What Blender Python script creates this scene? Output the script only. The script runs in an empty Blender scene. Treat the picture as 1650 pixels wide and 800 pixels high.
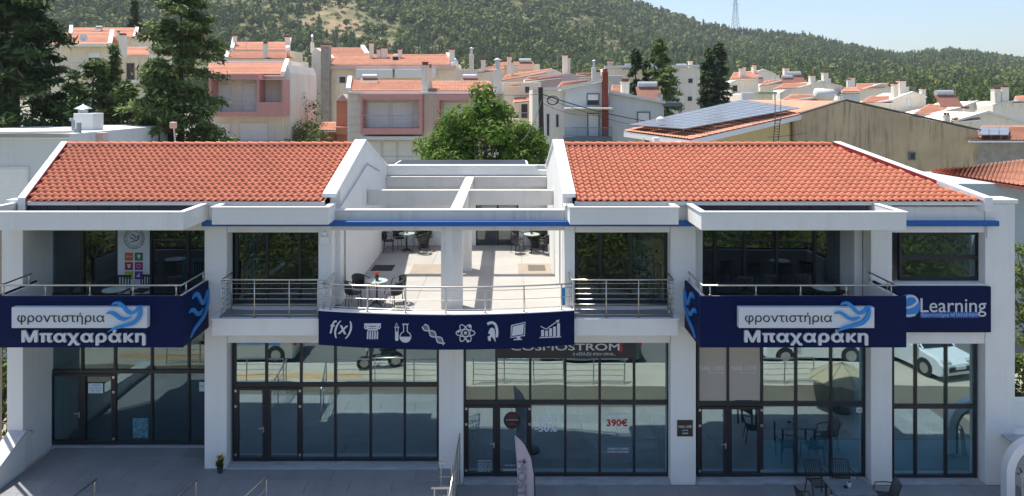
import bpy, bmesh, math, random
import numpy as np
from mathutils import Vector, Matrix
from mathutils.geometry import tessellate_polygon
R = math.radians
random.seed(7); rng = np.random.default_rng(7)
scn = bpy.context.scene
COL = scn.collection

# ------------------------------------------------------------------ camera
F = 1100.0; H = 11.4; PX = 815.0; PY = 153.0; D0 = 20.0   # level camera with a shifted (perspective corrected) lens
cam_d = bpy.data.cameras.new('camera'); cam = bpy.data.objects.new('camera', cam_d); COL.objects.link(cam)
cam.location = (0, -D0, H); cam.rotation_euler = (R(90), 0, 0)
cam_d.sensor_width = 36; cam_d.lens = 36*F/1650
cam_d.shift_x = (825-PX)/1650; cam_d.shift_y = -(400-PY)/1650
cam_d.clip_start = 0.1; cam_d.clip_end = 6000
scn.camera = cam

# ------------------------------------------------------------------ light
world = bpy.data.worlds.new('World'); scn.world = world; world.use_nodes = True
nt = world.node_tree; bg = nt.nodes['Background']
sky = nt.nodes.new('ShaderNodeTexSky'); sky.sky_type = 'NISHITA'; sky.sun_disc = False
SUN = Vector((-0.31, 0.25, 1.0)).normalized()            # towards the sun
sky.sun_elevation = math.asin(SUN.z); sky.sun_rotation = math.atan2(SUN.x, SUN.y)
sky.altitude = 100; sky.air_density = 1.0; sky.dust_density = 1.6; sky.ozone_density = 2.2
nt.links.new(sky.outputs[0], bg.inputs[0]); bg.inputs[1].default_value = 0.13
sl = bpy.data.lights.new('sun', 'SUN'); sl.energy = 4.6; sl.angle = R(0.53); sl.color = (1.0, 0.94, 0.84)
so = bpy.data.objects.new('sun', sl); COL.objects.link(so); so.rotation_euler = SUN.to_track_quat('Z', 'Y').to_euler()
scn.view_settings.view_transform = 'Standard'; scn.view_settings.look = 'None'
scn.view_settings.exposure = 0.66; scn.view_settings.gamma = 1.0; scn.view_settings.use_curve_mapping = False
scn.cycles.max_bounces = 8; scn.cycles.transparent_max_bounces = 16; scn.cycles.use_denoising = True
scn.cycles.volume_bounces = 0

# ------------------------------------------------------------------ helpers
def fx(x, d): return (x-PX)*d/F
def fz(y, d): return H-(y-PY)*d/F
OFF = {}
def props(o, label=None, cat=None, group=None, kind=None):
    if label: o['label'] = label
    if cat: o['category'] = cat
    if group: o['group'] = group
    if kind: o['kind'] = kind
    return o
def thing(name, label, cat, loc=(0, 0, 0), rz=0, group=None, world=False):
    o = bpy.data.objects.new(name, None); COL.objects.link(o); o.empty_display_size = .2
    o.location = loc; o.rotation_euler = (0, 0, rz)
    if world: OFF[o.name] = Vector(loc)
    return props(o, label, cat, group)
def copy_tree(o, parent=None):
    c = o.copy(); COL.objects.link(c); c.parent = parent
    for ch in list(o.children): copy_tree(ch, c)
    return c
def put(o, loc, rz=0, label=None, group=None):
    o.location = loc; o.rotation_euler = (0, 0, rz)
    if label: o['label'] = label
    if group: o['group'] = group
    return o

class MB:
    def __init__(s): s.v = []; s.f = []; s.m = []; s.mi = 0
    def add(s, vs, fs):
        n = len(s.v); s.v += [tuple(p) for p in vs]
        for f in fs: s.f.append(tuple(n+i for i in f)); s.m.append(s.mi)
        return s
    def box(s, x0, x1, y0, y1, z0, z1):
        if x0 > x1: x0, x1 = x1, x0
        if y0 > y1: y0, y1 = y1, y0
        if z0 > z1: z0, z1 = z1, z0
        return s.add([(x0,y0,z0),(x1,y0,z0),(x1,y1,z0),(x0,y1,z0),(x0,y0,z1),(x1,y0,z1),(x1,y1,z1),(x0,y1,z1)],
                     [(0,3,2,1),(4,5,6,7),(0,1,5,4),(1,2,6,5),(2,3,7,6),(3,0,4,7)])
    def obox(s, c, sx, sy, sz, rz=0, rx=0, ry=0):
        m = Matrix.Translation(c) @ Matrix.Rotation(rz,4,'Z') @ Matrix.Rotation(ry,4,'Y') @ Matrix.Rotation(rx,4,'X')
        t = MB().box(-sx/2,sx/2,-sy/2,sy/2,-sz/2,sz/2)
        return s.add([m @ Vector(p) for p in t.v], t.f)
    def prism(s, poly, a, b, axis='y'):
        # poly: list of 2D points; axis: extrusion axis
        def P(p, t):
            return (p[0], t, p[1]) if axis == 'y' else ((t, p[0], p[1]) if axis == 'x' else (p[0], p[1], t))
        n = len(poly); vs = [P(p, a) for p in poly]+[P(p, b) for p in poly]
        tris = tessellate_polygon([[Vector((p[0], p[1], 0)) for p in poly]])
        fs = [tuple(t) for t in tris]+[tuple(n+i for i in reversed(t)) for t in tris]
        fs += [(i, (i+1) % n, n+(i+1) % n, n+i) for i in range(n)]
        return s.add(vs, fs)
    def tube(s, pts, r, n=8, cap=True):
        pts = [Vector(p) for p in pts]; rs = r if isinstance(r, (list, tuple)) else [r]*len(pts)
        b = len(s.v); prev = None
        for i, p in enumerate(pts):
            t = (pts[min(i+1, len(pts)-1)]-pts[max(i-1, 0)]).normalized()
            if prev is None:
                u = t.orthogonal().normalized()
            else:
                u = (prev-t*prev.dot(t)); u = u.normalized() if u.length > 1e-6 else t.orthogonal().normalized()
            prev = u; w = t.cross(u)
            for k in range(n):
                a = 2*math.pi*k/n; s.v.append(tuple(p+(u*math.cos(a)+w*math.sin(a))*rs[i]))
        for i in range(len(pts)-1):
            for k in range(n):
                k2 = (k+1) % n
                s.f.append((b+i*n+k, b+i*n+k2, b+(i+1)*n+k2, b+(i+1)*n+k)); s.m.append(s.mi)
        if cap:
            s.f.append(tuple(b+k for k in reversed(range(n)))); s.m.append(s.mi)
            e = b+(len(pts)-1)*n; s.f.append(tuple(e+k for k in range(n))); s.m.append(s.mi)
        return s
    def cyl(s, c, r, h, n=16): return s.tube([c, (c[0], c[1], c[2]+h)], r, n)
    def lathe(s, prof, c=(0, 0, 0), n=16):
        b = len(s.v)
        for (r, z) in prof:
            for k in range(n):
                a = 2*math.pi*k/n; s.v.append((c[0]+r*math.cos(a), c[1]+r*math.sin(a), c[2]+z))
        for i in range(len(prof)-1):
            for k in range(n):
                k2 = (k+1) % n; s.f.append((b+i*n+k, b+i*n+k2, b+(i+1)*n+k2, b+(i+1)*n+k)); s.m.append(s.mi)
        s.f.append(tuple(b+k for k in reversed(range(n)))); s.m.append(s.mi)
        e = b+(len(prof)-1)*n; s.f.append(tuple(e+k for k in range(n))); s.m.append(s.mi)
        return s
    def mesh(s, name, mat, bevel=0, smooth=False, off=None):
        me = bpy.data.meshes.new(name)
        vs = s.v if off is None else [(p[0]-off[0], p[1]-off[1], p[2]-off[2]) for p in s.v]
        me.from_pydata(vs, [], s.f)
        mats = mat if isinstance(mat, (list, tuple)) else [mat]
        for m in mats: me.materials.append(m)
        if len(mats) > 1: me.polygons.foreach_set('material_index', s.m)
        bm = bmesh.new(); bm.from_mesh(me)
        bmesh.ops.recalc_face_normals(bm, faces=bm.faces)
        if bevel:
            es = [e for e in bm.edges if len(e.link_faces) == 2 and e.calc_face_angle(0) > .6]
            bmesh.ops.bevel(bm, geom=es, offset=bevel, segments=1, affect='EDGES', clamp_overlap=True)
        bm.to_mesh(me); bm.free()
        if smooth: me.polygons.foreach_set('use_smooth', [True]*len(me.polygons))
        return me
    def build(s, name, mat, parent=None, bevel=0, smooth=False, **kw):
        off = OFF.get(parent.name) if parent is not None else None
        o = bpy.data.objects.new(name, s.mesh(name, mat, bevel, smooth, off)); COL.objects.link(o)
        if parent is not None:
            o.parent = parent
            if off is not None: OFF[o.name] = off
        return props(o, **kw)
def box(name, mat, parent, *a, bevel=0, **kw): return MB().box(*a).build(name, mat, parent, bevel, **kw)

# ------------------------------------------------------------------ materials
MT = {}
def M(name, col=(.5,.5,.5), rough=.6, metal=0, var=.08, vs=2.0, bump=0, bs=40, island=0, objr=0, streak=0, spec=.5, coat=0, stretch=None, dark=None, speck=0, trans=0, alpha=1):
    if name in MT: return MT[name]
    m = bpy.data.materials.new(name); m.use_nodes = True; n = m.node_tree.nodes; L = m.node_tree.links
    b = n['Principled BSDF']; b.inputs['Roughness'].default_value = rough; b.inputs['Metallic'].default_value = metal
    b.inputs['Specular IOR Level'].default_value = spec; b.inputs['Coat Weight'].default_value = coat; b.inputs['Alpha'].default_value = alpha
    tc = n.new('ShaderNodeTexCoord'); geo = n.new('ShaderNodeNewGeometry')
    mp = n.new('ShaderNodeMapping'); L.new(geo.outputs['Position'], mp.inputs[0])
    if stretch: mp.inputs['Scale'].default_value = stretch
    col4 = (*col, 1)
    def scaled(fac_out, lo, hi, src):
        mr = n.new('ShaderNodeMapRange'); mr.inputs['From Min'].default_value = .25; mr.inputs['From Max'].default_value = .75
        mr.inputs['To Min'].default_value = lo; mr.inputs['To Max'].default_value = hi; L.new(fac_out, mr.inputs['Value'])
        mx = n.new('ShaderNodeMix'); mx.data_type = 'RGBA'; mx.blend_type = 'MULTIPLY'; mx.inputs[0].default_value = 1
        if isinstance(src, tuple): mx.inputs[6].default_value = src
        else: L.new(src, mx.inputs[6])
        cc = n.new('ShaderNodeCombineColor')
        for i in range(3): L.new(mr.outputs[0], cc.inputs[i])
        L.new(cc.outputs[0], mx.inputs[7]); return mx.outputs[2]
    cur = col4
    if var:
        nz = n.new('ShaderNodeTexNoise'); nz.inputs['Scale'].default_value = vs; nz.inputs['Detail'].default_value = 6; nz.inputs['Roughness'].default_value = .65
        L.new(mp.outputs[0], nz.inputs['Vector']); cur = scaled(nz.outputs[0], 1-var, 1+var, cur)
    if speck:
        nz = n.new('ShaderNodeTexNoise'); nz.inputs['Scale'].default_value = 60; nz.inputs['Detail'].default_value = 3
        L.new(geo.outputs['Position'], nz.inputs['Vector']); cur = scaled(nz.outputs[0], 1-speck, 1+speck, cur)
    if island:
        mm = n.new('ShaderNodeMapRange'); mm.inputs['To Min'].default_value = .25; mm.inputs['To Max'].default_value = .75
        L.new(geo.outputs['Random Per Island'], mm.inputs['Value']); cur = scaled(mm.outputs[0], 1-island, 1+island, cur)
    if objr:
        oi = n.new('ShaderNodeObjectInfo'); mm = n.new('ShaderNodeMapRange'); mm.inputs['To Min'].default_value = .25; mm.inputs['To Max'].default_value = .75
        L.new(oi.outputs['Random'], mm.inputs['Value']); cur = scaled(mm.outputs[0], 1-objr, 1+objr, cur)
    if streak:
        m2 = n.new('ShaderNodeMapping'); m2.inputs['Scale'].default_value = (3, 3, .22); L.new(geo.outputs['Position'], m2.inputs[0])
        nz = n.new('ShaderNodeTexNoise'); nz.inputs['Scale'].default_value = 1.6; nz.inputs['Detail'].default_value = 7; nz.inputs['Distortion'].default_value = .5; L.new(m2.outputs[0], nz.inputs['Vector'])
        cr = n.new('ShaderNodeValToRGB'); cr.color_ramp.elements[0].position = .5; cr.color_ramp.elements[1].position = .72
        L.new(nz.outputs[0], cr.inputs[0])
        mf = n.new('ShaderNodeMath'); mf.operation = 'MULTIPLY'; L.new(cr.outputs[0], mf.inputs[0])
        n9 = n.new('ShaderNodeTexNoise'); n9.inputs['Scale'].default_value = .45; L.new(geo.outputs['Position'], n9.inputs['Vector']); r9 = n.new('ShaderNodeMapRange'); r9.inputs[1].default_value = .38; r9.inputs[2].default_value = .62; r9.inputs[3].default_value = streak*.25; r9.inputs[4].default_value = min(1, streak*1.3); L.new(n9.outputs[0], r9.inputs[0]); L.new(r9.outputs[0], mf.inputs[1])
        mx = n.new('ShaderNodeMix'); mx.data_type = 'RGBA'; L.new(mf.outputs[0], mx.inputs[0])
        if isinstance(cur, tuple): mx.inputs[6].default_value = cur
        else: L.new(cur, mx.inputs[6])
        mx.inputs[7].default_value = (*(dark or tuple(c*.35 for c in col)), 1); cur = mx.outputs[2]
    if isinstance(cur, tuple): b.inputs['Base Color'].default_value = cur
    else: L.new(cur, b.inputs['Base Color'])
    if bump:
        nz = n.new('ShaderNodeTexNoise'); nz.inputs['Scale'].default_value = bs; nz.inputs['Detail'].default_value = 4; L.new(mp.outputs[0], nz.inputs['Vector'])
        bp = n.new('ShaderNodeBump'); bp.inputs['Strength'].default_value = bump; bp.inputs['Distance'].default_value = .02
        L.new(nz.outputs[0], bp.inputs['Height']); L.new(bp.outputs[0], b.inputs['Normal'])
    if trans:
        out = n['Material Output']; tr = n.new('ShaderNodeBsdfTranslucent'); ms = n.new('ShaderNodeMixShader'); ms.inputs[0].default_value = trans
        if isinstance(cur, tuple): tr.inputs[0].default_value = cur
        else: L.new(cur, tr.inputs[0])
        L.new(b.outputs[0], ms.inputs[1]); L.new(tr.outputs[0], ms.inputs[2]); L.new(ms.outputs[0], out.inputs[0])
    MT[name] = m; return m
def glass(name, tint, refl, rough=.01, gl=(.98,.97,.93)):
    m = bpy.data.materials.new(name); m.use_nodes = True; n = m.node_tree.nodes; L = m.node_tree.links
    n.remove(n['Principled BSDF']); out = n['Material Output']
    g = n.new('ShaderNodeBsdfGlossy'); g.inputs['Roughness'].default_value = rough; g.inputs[0].default_value = (*gl, 1)
    t = n.new('ShaderNodeBsdfTransparent'); t.inputs[0].default_value = (*tint, 1)
    fr = n.new('ShaderNodeFresnel'); fr.inputs[0].default_value = 1.5
    ad = n.new('ShaderNodeMath'); ad.operation = 'MULTIPLY_ADD'; ad.inputs[1].default_value = 1-refl; ad.inputs[2].default_value = refl; ad.use_clamp = True
    L.new(fr.outputs[0], ad.inputs[0])
    geo = n.new('ShaderNodeNewGeometry'); bp = n.new('ShaderNodeBump'); nz = n.new('ShaderNodeTexNoise'); nz.inputs['Scale'].default_value = .9; nz.inputs['Detail'].default_value = 1
    L.new(geo.outputs['Position'], nz.inputs['Vector']); L.new(nz.outputs[0], bp.inputs['Height']); bp.inputs['Strength'].default_value = .25; bp.inputs['Distance'].default_value = .012
    L.new(bp.outputs[0], g.inputs['Normal'])
    ms = n.new('ShaderNodeMixShader'); L.new(ad.outputs[0], ms.inputs[0]); L.new(t.outputs[0], ms.inputs[1]); L.new(g.outputs[0], ms.inputs[2]); L.new(ms.outputs[0], out.inputs[0])
    return m
WHITE = M('white_render', (.76,.755,.73), .85, var=.06, vs=.7, bump=.15, bs=120, streak=.15, dark=(.50,.48,.44), speck=.05)
BEAM = M('weathered_beam', (.66,.64,.60), .85, var=.08, vs=1.2, bump=.15, bs=120, streak=.35, dark=(.36,.34,.31))
CAP = M('white_metal_cap', (.78,.78,.78), .45, var=.04, vs=1)
TILE = M('terracotta', (.53,.185,.112), .85, var=.10, vs=.8, island=.035, objr=.035, bump=.15, bs=60, speck=.03, spec=.3)
REDFL = M('red_flashing', (.30,.025,.025), .5, var=.1)
FRAME = M('dark_frame', (.012,.014,.02), .4, var=.0)
STEEL = M('brushed_steel', (.58,.54,.48), .28, metal=.9, var=.1, vs=6)
NAVY = M('navy_panel', (.001,.008,.058), .55, var=.08, vs=.8, spec=.12)
BLUE = M('blue_awning', (.005,.10,.38), .5, var=.08)
SKYBL = M('logo_blue', (.02,.24,.62), .35, var=.04)
SIGNW = M('sign_white', (.62,.66,.70), .4, var=.02)
LETW = M('letter_white', (.60,.63,.68), .4, var=.02)
INK = M('black_ink', (.012,.012,.016), .5, var=0)
MEMB = M('dark_membrane', (.018,.022,.035), .45, var=.2, vs=3)
BROWNM = M('brown_felt', (.10,.075,.06), .9, var=.2, vs=3)
BLACK = M('black_paint', (.014,.014,.016), .45, var=.1)
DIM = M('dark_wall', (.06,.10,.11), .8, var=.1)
GLASS = glass('shop_glass', (.42,.82,.92), .28, gl=(.90,.98,.97))
GLASSU = glass('upper_glass', (.50,.66,.74), .07); GLASSL = glass('tinted_shop_glass', (.45,.70,.74), .075, gl=(.85,.97,1.0))
PAVE = M('stone_paving', (.235,.245,.255), .75, var=.16, vs=.9, bump=.1, bs=60, objr=.07, speck=.06, stretch=(1,.35,1))
TERR = M('terrace_paving', (.35,.335,.31), .75, var=.10, vs=1.1, bump=.08, bs=60, objr=.05, speck=.04)
JOINT = M('joint_grout', (.13,.12,.11), .9, var=.1)
MARBLE = M('grey_marble', (.36,.38,.40), .35, var=.35, vs=2.2, stretch=(1,4,4))
ASPH = M('asphalt', (.125,.12,.112), .9, var=.2, vs=.8, bump=.3, bs=90, speck=.15)
GRNLEAF = M('leaf_green', (.075,.135,.022), .5, var=.25, vs=1.5, island=.45, trans=.3)
# ------------------------------------------------------------------ the shop building
ZL = .45   # paving level on the left; 0 on the right
bld = thing('shop_building', 'long white shop building with two orange tiled roofs and an open terrace between', 'building')
def part(name, mat, *a, bevel=.006, parent=None, **kw): return box(name, mat, parent or bld, *a, bevel=bevel, **kw)
COLS = [(-14.62,-14.15,ZL),(-8.83,-8.18,ZL),(4.83,5.57,0),(10.70,11.32,0),(14.05,14.92,0)]
for (a, b, z) in COLS: part('column', WHITE, a, b, 0, .45 if b < 14.5 else .6, z-.2, 8.2, bevel=.012)
part('column', WHITE, -1.96, -1.25, 0, .45, -.2, 4.6, bevel=.012)
part('column', BEAM, -1.90, -1.28, 0.01, .42, 5.1, 7.42, bevel=.012)
part('column', BEAM, -1.86, -1.23, 4.33, 4.75, 5.1, 7.47, bevel=.012)
# floors and walls
part('floor_slab', WHITE, -14.6, -8.84, 0.0, 12, 4.62, 5.09)
part('floor_slab', WHITE, -8.17, 14.04, -.02, 12, 4.6, 5.09)
part('lintel', WHITE, -8.17, 4.82, .03, .42, 4.12, 4.59)
part('lintel', WHITE, 5.58, 10.69, .03, .42, 4.12, 4.59)
part('lintel', WHITE, 11.33, 14.04, .015, .42, 4.10, 4.59)
part('wall', WHITE, -14.4, -14.155, .452, 12, ZL-.2, 8.15)
part('wall', WHITE, 14.66, 14.9, .61, 12, -.2, 8.2)
part('wall', WHITE, -14.6, 14.9, 12.01, 12.25, -.2, 8.1)
part('wall', WHITE, -14.15, -8.84, 1.38, 1.55, 4.4, 4.6)
# right gable end block (top right corner)
part('wall', WHITE, 11.33, 14.04, 0.02, .28, 7.36, 8.12)
part('parapet', WHITE, 14.05, 15.0, -.03, .65, 8.21, 8.33, bevel=.01)
part('wall', WHITE, 11.33, 14.04, .02, .28, 5.1, 5.80)
# upper beams over the openings
part('beam', WHITE, -14.14, -8.84, .03, .3, 7.42, 8.15)
part('beam', WHITE, -8.17, -5.50, .03, .3, 7.36, 8.15)
part('beam', WHITE, 2.03, 4.82, .03, .3, 7.36, 8.15)
part('beam', WHITE, 5.58, 10.69, .03, .3, 7.42, 8.15)
part('pier', WHITE, -5.49, -5.10, 0.0, .45, 5.1, 8.15)
part('pier', WHITE, 1.72, 2.02, 0.0, .45, 5.1, 8.15)
# terrace beams
part('beam', BEAM, -5.09, 1.71, .0, .22, 7.42, 8.0, bevel=.01)
part('beam', BEAM, -4.94, 1.69, 4.32, 4.52, 7.47, 8.0, bevel=.01)
part('beam', BEAM, -4.94, -1.68, 8.2, 8.4, 7.6, 8.02, bevel=.01)
part('beam', BEAM, -1.3, 1.69, 8.2, 8.4, 7.6, 8.02, bevel=.01)
part('beam', BEAM, -1.66, -1.31, .23, 4.31, 7.45, 8.01, bevel=.01)
part('beam', BEAM, -1.66, -1.31, 4.53, 8.45, 7.45, 8.01, bevel=.01)
part('beam_cap', CAP, -5.09, 1.71, -.02, .24, 8.002, 8.03)
# terrace side walls (gables), roof parapets
def gable(x0, x1, mat, name='gable_wall'):
    pl = [(.46,5.1),(8.6,5.1),(8.6,8.38),(4.07,9.74),(.46,8.66)]
    MB().prism(pl, x0, x1, 'x').build(name, mat, bld, .01)
    cp = [(-.2,8.42),(4.07,9.72),(8.75,8.32),(8.75,8.42),(4.07,9.83),(-.2,8.54)]
    MB().prism(cp, x0-.05, x1+.03, 'x').build('parapet', CAP, bld, .006)
gable(-5.27, -4.95, WHITE); gable(1.7, 2.0, WHITE)
# terrace floor with large tiles
tf = box('terrace_floor', JOINT, bld, -5.2, 1.95, -.45, 8.5, 5.092, 5.10)
MB().prism([(-5.24,.0)]+[(x, -1.27+.38*((x+1.66)/3.58)**2) for x in np.linspace(-5.24,1.92,17)]+[(1.92,.0)], 4.62, 5.095, 'z').build('terrace_slab', WHITE, bld)
ti = 0
tmesh = {}
for j in range(8):
    for i in range(6):
        x0 = -4.94+i*1.107; y0 = -.42+j*1.115
        me = tmesh.setdefault('t', MB().box(0,1.10,0,1.108,0,.012).mesh('floor_tile', TERR, .003))
        o = bpy.data.objects.new('floor_tile', me); COL.objects.link(o); o.parent = tf; o.location = (x0, y0, 5.101)
part('coping', CAP, -5.0, 1.70, -.8, -.43, 5.096, 5.11)
# back of the terrace
part('wall', WHITE, -5.2, -1.25, 8.5, 8.75, 5.1, 8.05)
part('wall', WHITE, .53, 1.95, 8.5, 8.75, 5.1, 8.05)
part('wall', WHITE, -1.25, .53, 8.5, 8.75, 7.3, 8.05)
part('back_parapet', WHITE, -4.9, 1.3, 8.42, 8.62, 8.06, 8.46)
part('back_parapet', WHITE, 1.3, 1.9, 8.42, 8.62, 8.06, 8.26)
sk = part('skylight', CAP, -4.7, .95, 8.65, 10.4, 8.2, 8.48)
for k in range(2): box('pane', MEMB, sk, -4.6, .85, 8.72+k*.85, 9.5+k*.85, 8.485, 8.505)
part('wall_panel', BEAM, -1.25, .65, 8.44, 8.495, 7.56, 7.84)
for a_ in ((-1.5,-1.3,8.76,11.9,5.1,8.0),(.6,.8,8.76,11.9,5.1,8.0),(-1.3,.6,11.7,11.9,5.1,8.0),(-1.3,.6,8.76,11.7,7.9,8.0)): part('inner_wall', M('dark_wall'), *a_)  # plain dark box added behind the rear door so its glass looks dark
dr = part('door', FRAME, -1.25, .53, 8.55, 8.6, 7.2, 7.29)
for xx in (-1.25,-.37,.47): box('frame', FRAME, dr, xx, xx+.06, 8.55, 8.6, 5.1, 7.2)
box('pane', GLASSU, dr, -1.19, -.38, 8.57, 8.58, 5.12, 7.2); box('pane', GLASSU, dr, -.30, .46, 8.57, 8.58, 5.12, 7.2)
for (x, z0) in ((-4.9,5.4),): part('downpipe', STEEL, -4.94, -4.90, .9, .94, 5.4, 7.6, bevel=0)
part('downpipe', STEEL, 1.655, 1.695, 1.2, 1.24, 5.5, 7.5, bevel=0)
MB().tube([(-4.9,.3,8.1),(-4.9,4.2,8.95),(-4.9,6.5,8.45)], .02, 6).build('downpipe', M('grey_pipe',(.35,.36,.37),.5), bld)

# roofs
EY, EZ, RY, RZ = -.15, 8.30, 4.07, 9.60
SL = math.hypot(RY-EY, RZ-EZ); SA = math.atan2(RZ-EZ, RY-EY)
ntile = [0]
def tile_mesh(w, l):
    b = MB(); n = 8; prof = []
    for k in range(n+1):
        t = k/n; x = t*w
        z = .055*math.sin(math.pi*min(t/.62, 1)) if t < .62 else -.010*math.sin(math.pi*(t-.62)/.38)
        prof.append((x, z))
    vs = []
    for (yy, lift, sc) in ((-.02, .030, 1.0), (l+.03, .004, .93)):
        for (x, z) in prof: vs.append((w*.5+(x-w*.5)*1.02, yy, z*sc+lift))
    m = len(prof); fs = [(i, i+1, m+i+1, m+i) for i in range(m-1)]
    for (x, z) in prof: vs.append((x, -.018, z+lift*0+.004))
    fs += [(i, 2*m+i, 2*m+i+1, i+1) for i in range(m-1)]
    b.add(vs, fs); me = b.mesh('roof_tile', TILE); me.polygons.foreach_set('use_smooth', [i < m-1 for i in range(len(me.polygons))]); return me
def roof(xe0, xe1, xr0, xr1, nrow=16, single=3):
    rf = MB()
    rf.add([(xe0,EY+.04,EZ-.05),(xe1,EY+.04,EZ-.05),(xr1,RY,RZ-.05),(xr0,RY,RZ-.05)], [(0,1,2,3)])
    rf.add([(xe0,8.3,EZ-.05),(xr1,8.3,EZ-.05),(xr1,RY,RZ-.05),(xr0,RY,RZ-.05)], [(3,2,1,0)])
    ro = rf.build('roof', M('roof_underlay',(.22,.07,.05),.9), bld)
    w = .207; l = SL/nrow; me = tile_mesh(w, l+.0)
    rot = Matrix.Rotation(SA, 4, 'X'); V = np.array([v.co[:] for v in me.vertices]); P = [tuple(p.vertices) for p in me.polygons]
    bulk_v = []; bulk_f = []; sm = [p.use_smooth for p in me.polygons]; bs = []
    c, s_ = math.cos(SA), math.sin(SA); i0 = int(math.floor(min(xe0, xr0)/w)); i1 = int(math.ceil(max(xe1, xr1)/w))
    for r in range(nrow):
        t = (r+.5)/nrow; lo = xe0+(xr0-xe0)*t; hi = xe1+(xr1-xe1)*t
        for i in range(i0, i1+1):
            x = i*w
            if x < lo-.08 or x+w > hi+.08: continue
            jx, jy, jz = random.uniform(-.003,.003), random.uniform(-.008,.008), random.uniform(-.003,.004)
            px, py, pz = x+jx, EY+(r*l+jy)*c, EZ+(r*l+jy)*s_+jz
            if r < single and ntile[0] < 300:
                ntile[0] += 1
                o = bpy.data.objects.new('roof_tile', me); COL.objects.link(o); o.parent = ro
                o.location = (px, py, pz); o.rotation_euler = (SA, 0, random.uniform(-.01,.01))
            else:
                vv = V.copy(); y2 = vv[:,1]*c-vv[:,2]*s_; z2 = vv[:,1]*s_+vv[:,2]*c
                vv = np.stack([vv[:,0]+px, y2+py, z2+pz], 1); n0 = len(bulk_v)*len(V)
                bulk_v.append(vv); bulk_f += [tuple(n0+q for q in f) for f in P]; bs += sm
    m2 = bpy.data.meshes.new('roof_tiling'); m2.from_pydata(np.concatenate(bulk_v).tolist(), [], bulk_f); m2.materials.append(TILE)
    m2.polygons.foreach_set('use_smooth', bs)
    o = bpy.data.objects.new('roof_tiling', m2); COL.objects.link(o); o.parent = ro; o['kind'] = 'stuff'
    # back slope corrugated, ridge caps
    rb = MB(); k = 0
    for xx in np.arange(min(xr0,xe0)+.1, xr1-.2, .207):
        rb.add([(xx,RY,RZ+.0),(xx+.06,RY,RZ+.05),(xx+.13,RY,RZ+.0),(xx,8.3,EZ+.0),(xx+.06,8.3,EZ+.05),(xx+.13,8.3,EZ+.0)], [(0,3,4,1),(1,4,5,2)])
    q = rb.build('back_slope', TILE, ro, kind='stuff')
    x = xr0
    cap = MB()
    a = [(-.0,.11,0),(0,.08,.06),(0,0,.09),(0,-.08,.06),(0,-.11,0)]
    cap.add([(p[0],p[1]*1.08,p[2]*1.15+.01) for p in a]+[(p[0]+.40,p[1]*.9,p[2]*.85) for p in a]+[(p[0],p[1]*.98,p[2]*1.0-.01) for p in a],
            [(i,i+1,6+i,5+i) for i in range(4)]+[(i,10+i,11+i,i+1) for i in range(4)])
    cm = cap.mesh('ridge_tile', TILE)
    while x < xr1-.2:
        o = bpy.data.objects.new('ridge_tile', cm); COL.objects.link(o); o.parent = ro; o.location = (x, RY, RZ+.045); x += .375
    MB().box(xe0-.05, xe1+.02, EY+.02, EY+.07, EZ-.12, EZ-.005).build('gutter', CAP, bld, .004)
    return ro
roof(-13.93, -5.30, -15.45, -5.30); roof(2.06, 13.88, 2.06, 11.5)
# oblique gable parapets at both outer ends
def oblique(xe, xr, w, side):
    a = [(xe,EY-.05,EZ+.12),(xe+w,EY-.05,EZ+.12),(xr+w,RY,RZ+.16),(xr,RY,RZ+.16)]
    b = [(p[0],p[1],p[2]-.42) for p in a]
    MB().add(a+b, [(0,1,2,3),(7,6,5,4),(0,4,5,1),(1,5,6,2),(2,6,7,3),(3,7,4,0)]).build('parapet', CAP, bld, .01)
    fx0 = xe+w+.012 if side < 0 else xe-.012; fr0 = xr+w+.012 if side < 0 else xr-.012
    MB().add([(fx0,EY-.02,EZ+.1),(fr0,RY,RZ+.14),(fr0,RY,RZ-.1),(fx0,EY-.02,EZ-.14),(fx0-side*-.16,EY-.02,EZ+.05),(fr0-side*-.16,RY,RZ+.05)],
             [(0,1,2,3),(3,2,5,4)]).build('flashing', REDFL, bld)
oblique(-14.16, -15.68, .22, -1); oblique(13.9, 11.55, .24, 1)
part('parapet', WHITE, -14.6, -13.95, -.05, .3, 8.21, 8.33)
part('wall', WHITE, -15.9, -14.16, 3.9, 4.1, 5.0, 9.3)

# canopies: shallow white trays hung in front of the upper floor
def canopy(x0, x1, yf, ng):
    z0, z1, t = 7.745, 8.22, .13
    c = MB().prism([(x0,z0),(x1,z0),(x1,z1),(x0,z1)], yf, yf+t, 'y')
    c.box(x0, x0+t, yf+t, -.0, z0, z1); c.box(x1-t, x1, yf+t, -.0, z0, z1)
    c.box(x0+t, x1-t, yf+t, -.0, z0+.001, z0+.12)
    o = c.build('canopy', WHITE, bld, .008)
    r = MB(); e = .035
    r.box(x0-e, x1+e, yf-e, yf+t+.01, z1+.002, z1+.028); r.box(x0-e, x0+t+.01, yf+t+.011, -.01, z1+.002, z1+.028); r.box(x1-t-.01, x1+e, yf+t+.011, -.01, z1+.002, z1+.028)
    r.build('rim', CAP, o, .004)
    box('felt', BROWNM, o, x0+t, x1-t, yf+t, -.02, z0+.121, z0+.16)
    w = (x1-x0-2*t-.1)/ng
    for k in range(ng): box('flashing_panel', MEMB, o, x0+t+.05+k*w, x0+t+.05+(k+1)*w-.02, -.06, -.02, z0+.17, 8.175)
canopy(-14.45, -8.70, -1.6, 6); canopy(-8.27, -4.99, -.8, 4); canopy(1.80, 4.86, -.8, 4); canopy(5.27, 10.80, -1.6, 6)
for (a, b) in ((-8.85,5.62),(10.86,14.36)):
    aw = part('awning_cassette', BLUE, a, b, -.16, -.005, 7.57, 7.725, bevel=.02)
part('awning_bracket', WHITE, 14.07, 14.12, -.05, 0, 7.2, 7.56)

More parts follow.
